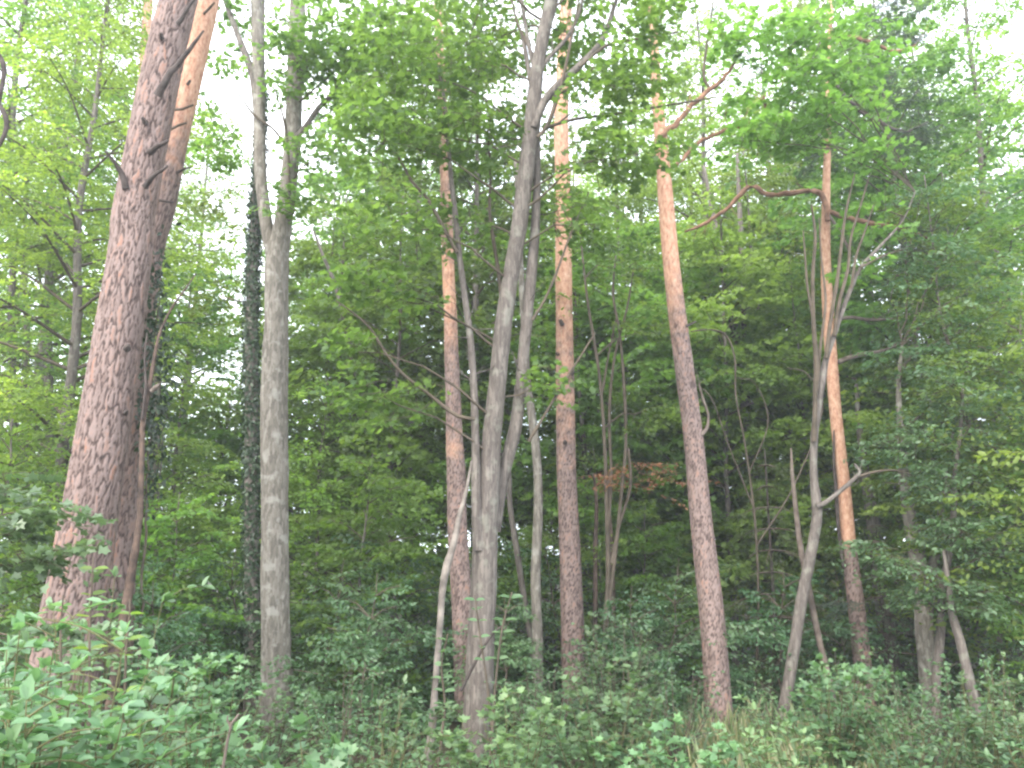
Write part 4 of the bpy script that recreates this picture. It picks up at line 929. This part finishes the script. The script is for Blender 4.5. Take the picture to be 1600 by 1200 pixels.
leader(0, [(195, 1080, 4), (198, 1000, 4), (203, 960, 3), (203, 935, 2)], 4.1, 'yellow-green shoot in front of the peeling dead stem', .085)
leader(0, [(95, 1040, 4), (95, 980, 3), (99, 930, 2)], 4.3, 'pale shoot rising before the left side of the thick pine', .075)
leader(0, [(770, 1130, 5), (775, 1060, 4), (785, 980, 3), (800, 925, 2)], 8.6, 'leafy light green shoot right beside the middle maple trunk', .15, 'oval', L_SHRUB)
leader(0, [(770, 1150, 5), (760, 1060, 4), (748, 980, 3), (742, 930, 2)], 8.8, 'leafy light green shoot climbing before the middle maple trunk', .13, 'oval', L_SHRUB)
leader(0, [(690, 1150, 5), (695, 1100, 4), (690, 1040, 3), (700, 990, 2)], 8.6, 'leafy light green shoot over the pale dead stem', .13, 'oval', L_SHRUB)
# maple sprays reaching in from the left edge
lm = trunk_tree('maple_tree', 'maple off the left edge whose blue-green lobed sprays reach in over the pine foot', 'maple tree',
    [(-150, 1000, 20), (-140, 800, 18), (-150, 600, 15), (-160, 400, 12), (-170, 200, 9)], 7.6, SMOOTH, sides=9)
mb = MB(); foliage(mb, lm, [(10, 835, 70, 26, 7.4, .5, 9), (60, 800, 55, 12, 7.3, .4, 7), (20, 885, 55, 14, 7.4, .4, 6), (85, 860, 36, 14, 7.3, .3, 5), (70, 985, 50, 22, 7.2, .3, 6), (15, 760, 50, 22, 7.6, .4, 6)], K=24, size=.10, tpl='maple', L=.55)
mb.build('crown', [L_SHRUB, TWIG], lm)
# dark bare branch at the left edge
limb(lm, [(-60, 20, 8), (-15, 70, 8), (5, 100, 8), (4, 130, 7), (-2, 160, 7), (8, 180, 8), (10, 200, 7), (0, 225, 6), (-20, 250, 5)], 8.4, DARKWOOD, 'branch', 8)
# broken grey twig in the front
bt = trunk_tree('dead_twig', 'short broken grey twig standing up among the bottom plants left of centre', 'twig',
    [(350, 1190, 5), (355, 1160, 5), (362, 1130, 4), (373, 1116, 3)], 4.4, DEAD, sides=6)
limb(bt, [(360, 1135, 4), (355, 1125, 3), (356, 1118, 2)], 4.4, DEAD, 'branch', 5)

def undergrowth():
    mb = MB()
    n = 5200
    y = 6.0 + 18 * rng.random(n) ** 1.1; x = rng.uniform(-1, 1, n) * (y * .70 + 1.0)
    cl = np.zeros(n)
    for _ in range(95):                       # patches of taller weeds
        cy_ = 6 + 16 * rng.random() ** 1.2; cx_ = rng.uniform(-1, 1) * (cy_ * .7 + 1); cl = np.maximum(cl, rng.uniform(.3, 1) * np.exp(-((x - cx_) ** 2 + (y - cy_) ** 2) / rng.uniform(.08, .5)))
    g = ground(x, y); h = rng.uniform(.05, .26, n) + cl * rng.uniform(.3, 1.05, n)
    for i in range(n):
        lean = rng.normal(0, .10, 2)
        top = np.array([x[i] + lean[0], y[i] + lean[1], g[i] + h[i]])
        if y[i] < 14: tube(mb, np.array([[x[i], y[i], g[i]], (np.array([x[i], y[i], g[i]]) + top) / 2 + [.01, 0, 0], top]), [.004, .003, .002], 3, m=1)
    k = 11
    t = rng.uniform(.25, 1.0, (n, k)); base = np.stack([x, y, g], -1)[:, None] + t[..., None] * np.stack([np.zeros(n), np.zeros(n), h], -1)[:, None]
    a = rng.uniform(0, 6.28, (n, k)); out = np.stack([np.cos(a), np.sin(a), np.zeros((n, k))], -1)
    r = rng.uniform(.02, .20, (n, k))
    P = base + out * r[..., None]; D = out + rng.normal(0, .3, (n, k, 3)); Nn = rng.normal(0, .4, (n, k, 3)); Nn[..., 2] += 1; Nn[..., 1] -= .2
    sz = rng.choice([.045, .06, .085, .12], (n, 1), p=[.3, .3, .25, .15]) * rng.uniform(.7, 1.1, (n, k)); tint = np.clip(rng.random((n, 1)) * .6 + rng.random((n, k)) * .4, 0, 1)
    pick = rng.random(n) < .45
    for f, tp in ((pick, 'maple'), (~pick, 'oval')):
        leaves(mb, P[f].reshape(-1, 3), D[f].reshape(-1, 3), Nn[f].reshape(-1, 3), sz[f].ravel(), tp, tint[f].ravel())
    tag(mb.build('undergrowth', [L_WEED, TWIG]), 'leafy green undergrowth covering the forest floor', 'undergrowth', kind='stuff')
undergrowth()
def grass():
    mb = MB(); n = 1300
    c, _ = at(1180, 1110, 11.6)
    x = c[0] + rng.normal(0, .8, n); y = 10.9 + rng.normal(0, .9, n)
    f = rng.random(n) < .12; x[f] = rng.uniform(-6, 6, f.sum()); y[f] = rng.uniform(8, 13, f.sum())
    P = np.stack([x, y, ground(x, y)], -1); D = rng.normal(0, .35, (n, 3)); D[:, 2] = 1
    leaves(mb, P, D, rng.normal(0, .5, (n, 3)) + [0, -1, 0], rng.uniform(.2, .55, n), 'blade')
    tag(mb.build('grass', [GRASS]), 'tufts of thin grass, partly dry, round the leaning pine foot', 'grass', kind='stuff')
grass()

# hazy woodland air
def haze():
    m, n, l, out = mat('air')
    v = n.new('ShaderNodeVolumePrincipled'); v.inputs['Density'].default_value = .0019; v.inputs['Color'].default_value = (.93, .96, 1, 1); v.inputs['Anisotropy'].default_value = .2
    l.new(v.outputs[0], out.inputs['Volume'])
    x0, x1, y0, y1, z0, z1 = -62., 62., -8., 75., -3., 31.
    V = [(x, y, z) for x in (x0, x1) for y in (y0, y1) for z in (z0, z1)]
    mb = MB(); mb.add(V, [(0, 1, 3, 2), (4, 6, 7, 5), (0, 4, 5, 1), (2, 3, 7, 6), (0, 2, 6, 4), (1, 5, 7, 3)], 0)
    tag(mb.build('haze', [m], smooth=False), 'thin pale haze hanging in the air of the wood', 'haze', kind='stuff')
haze()
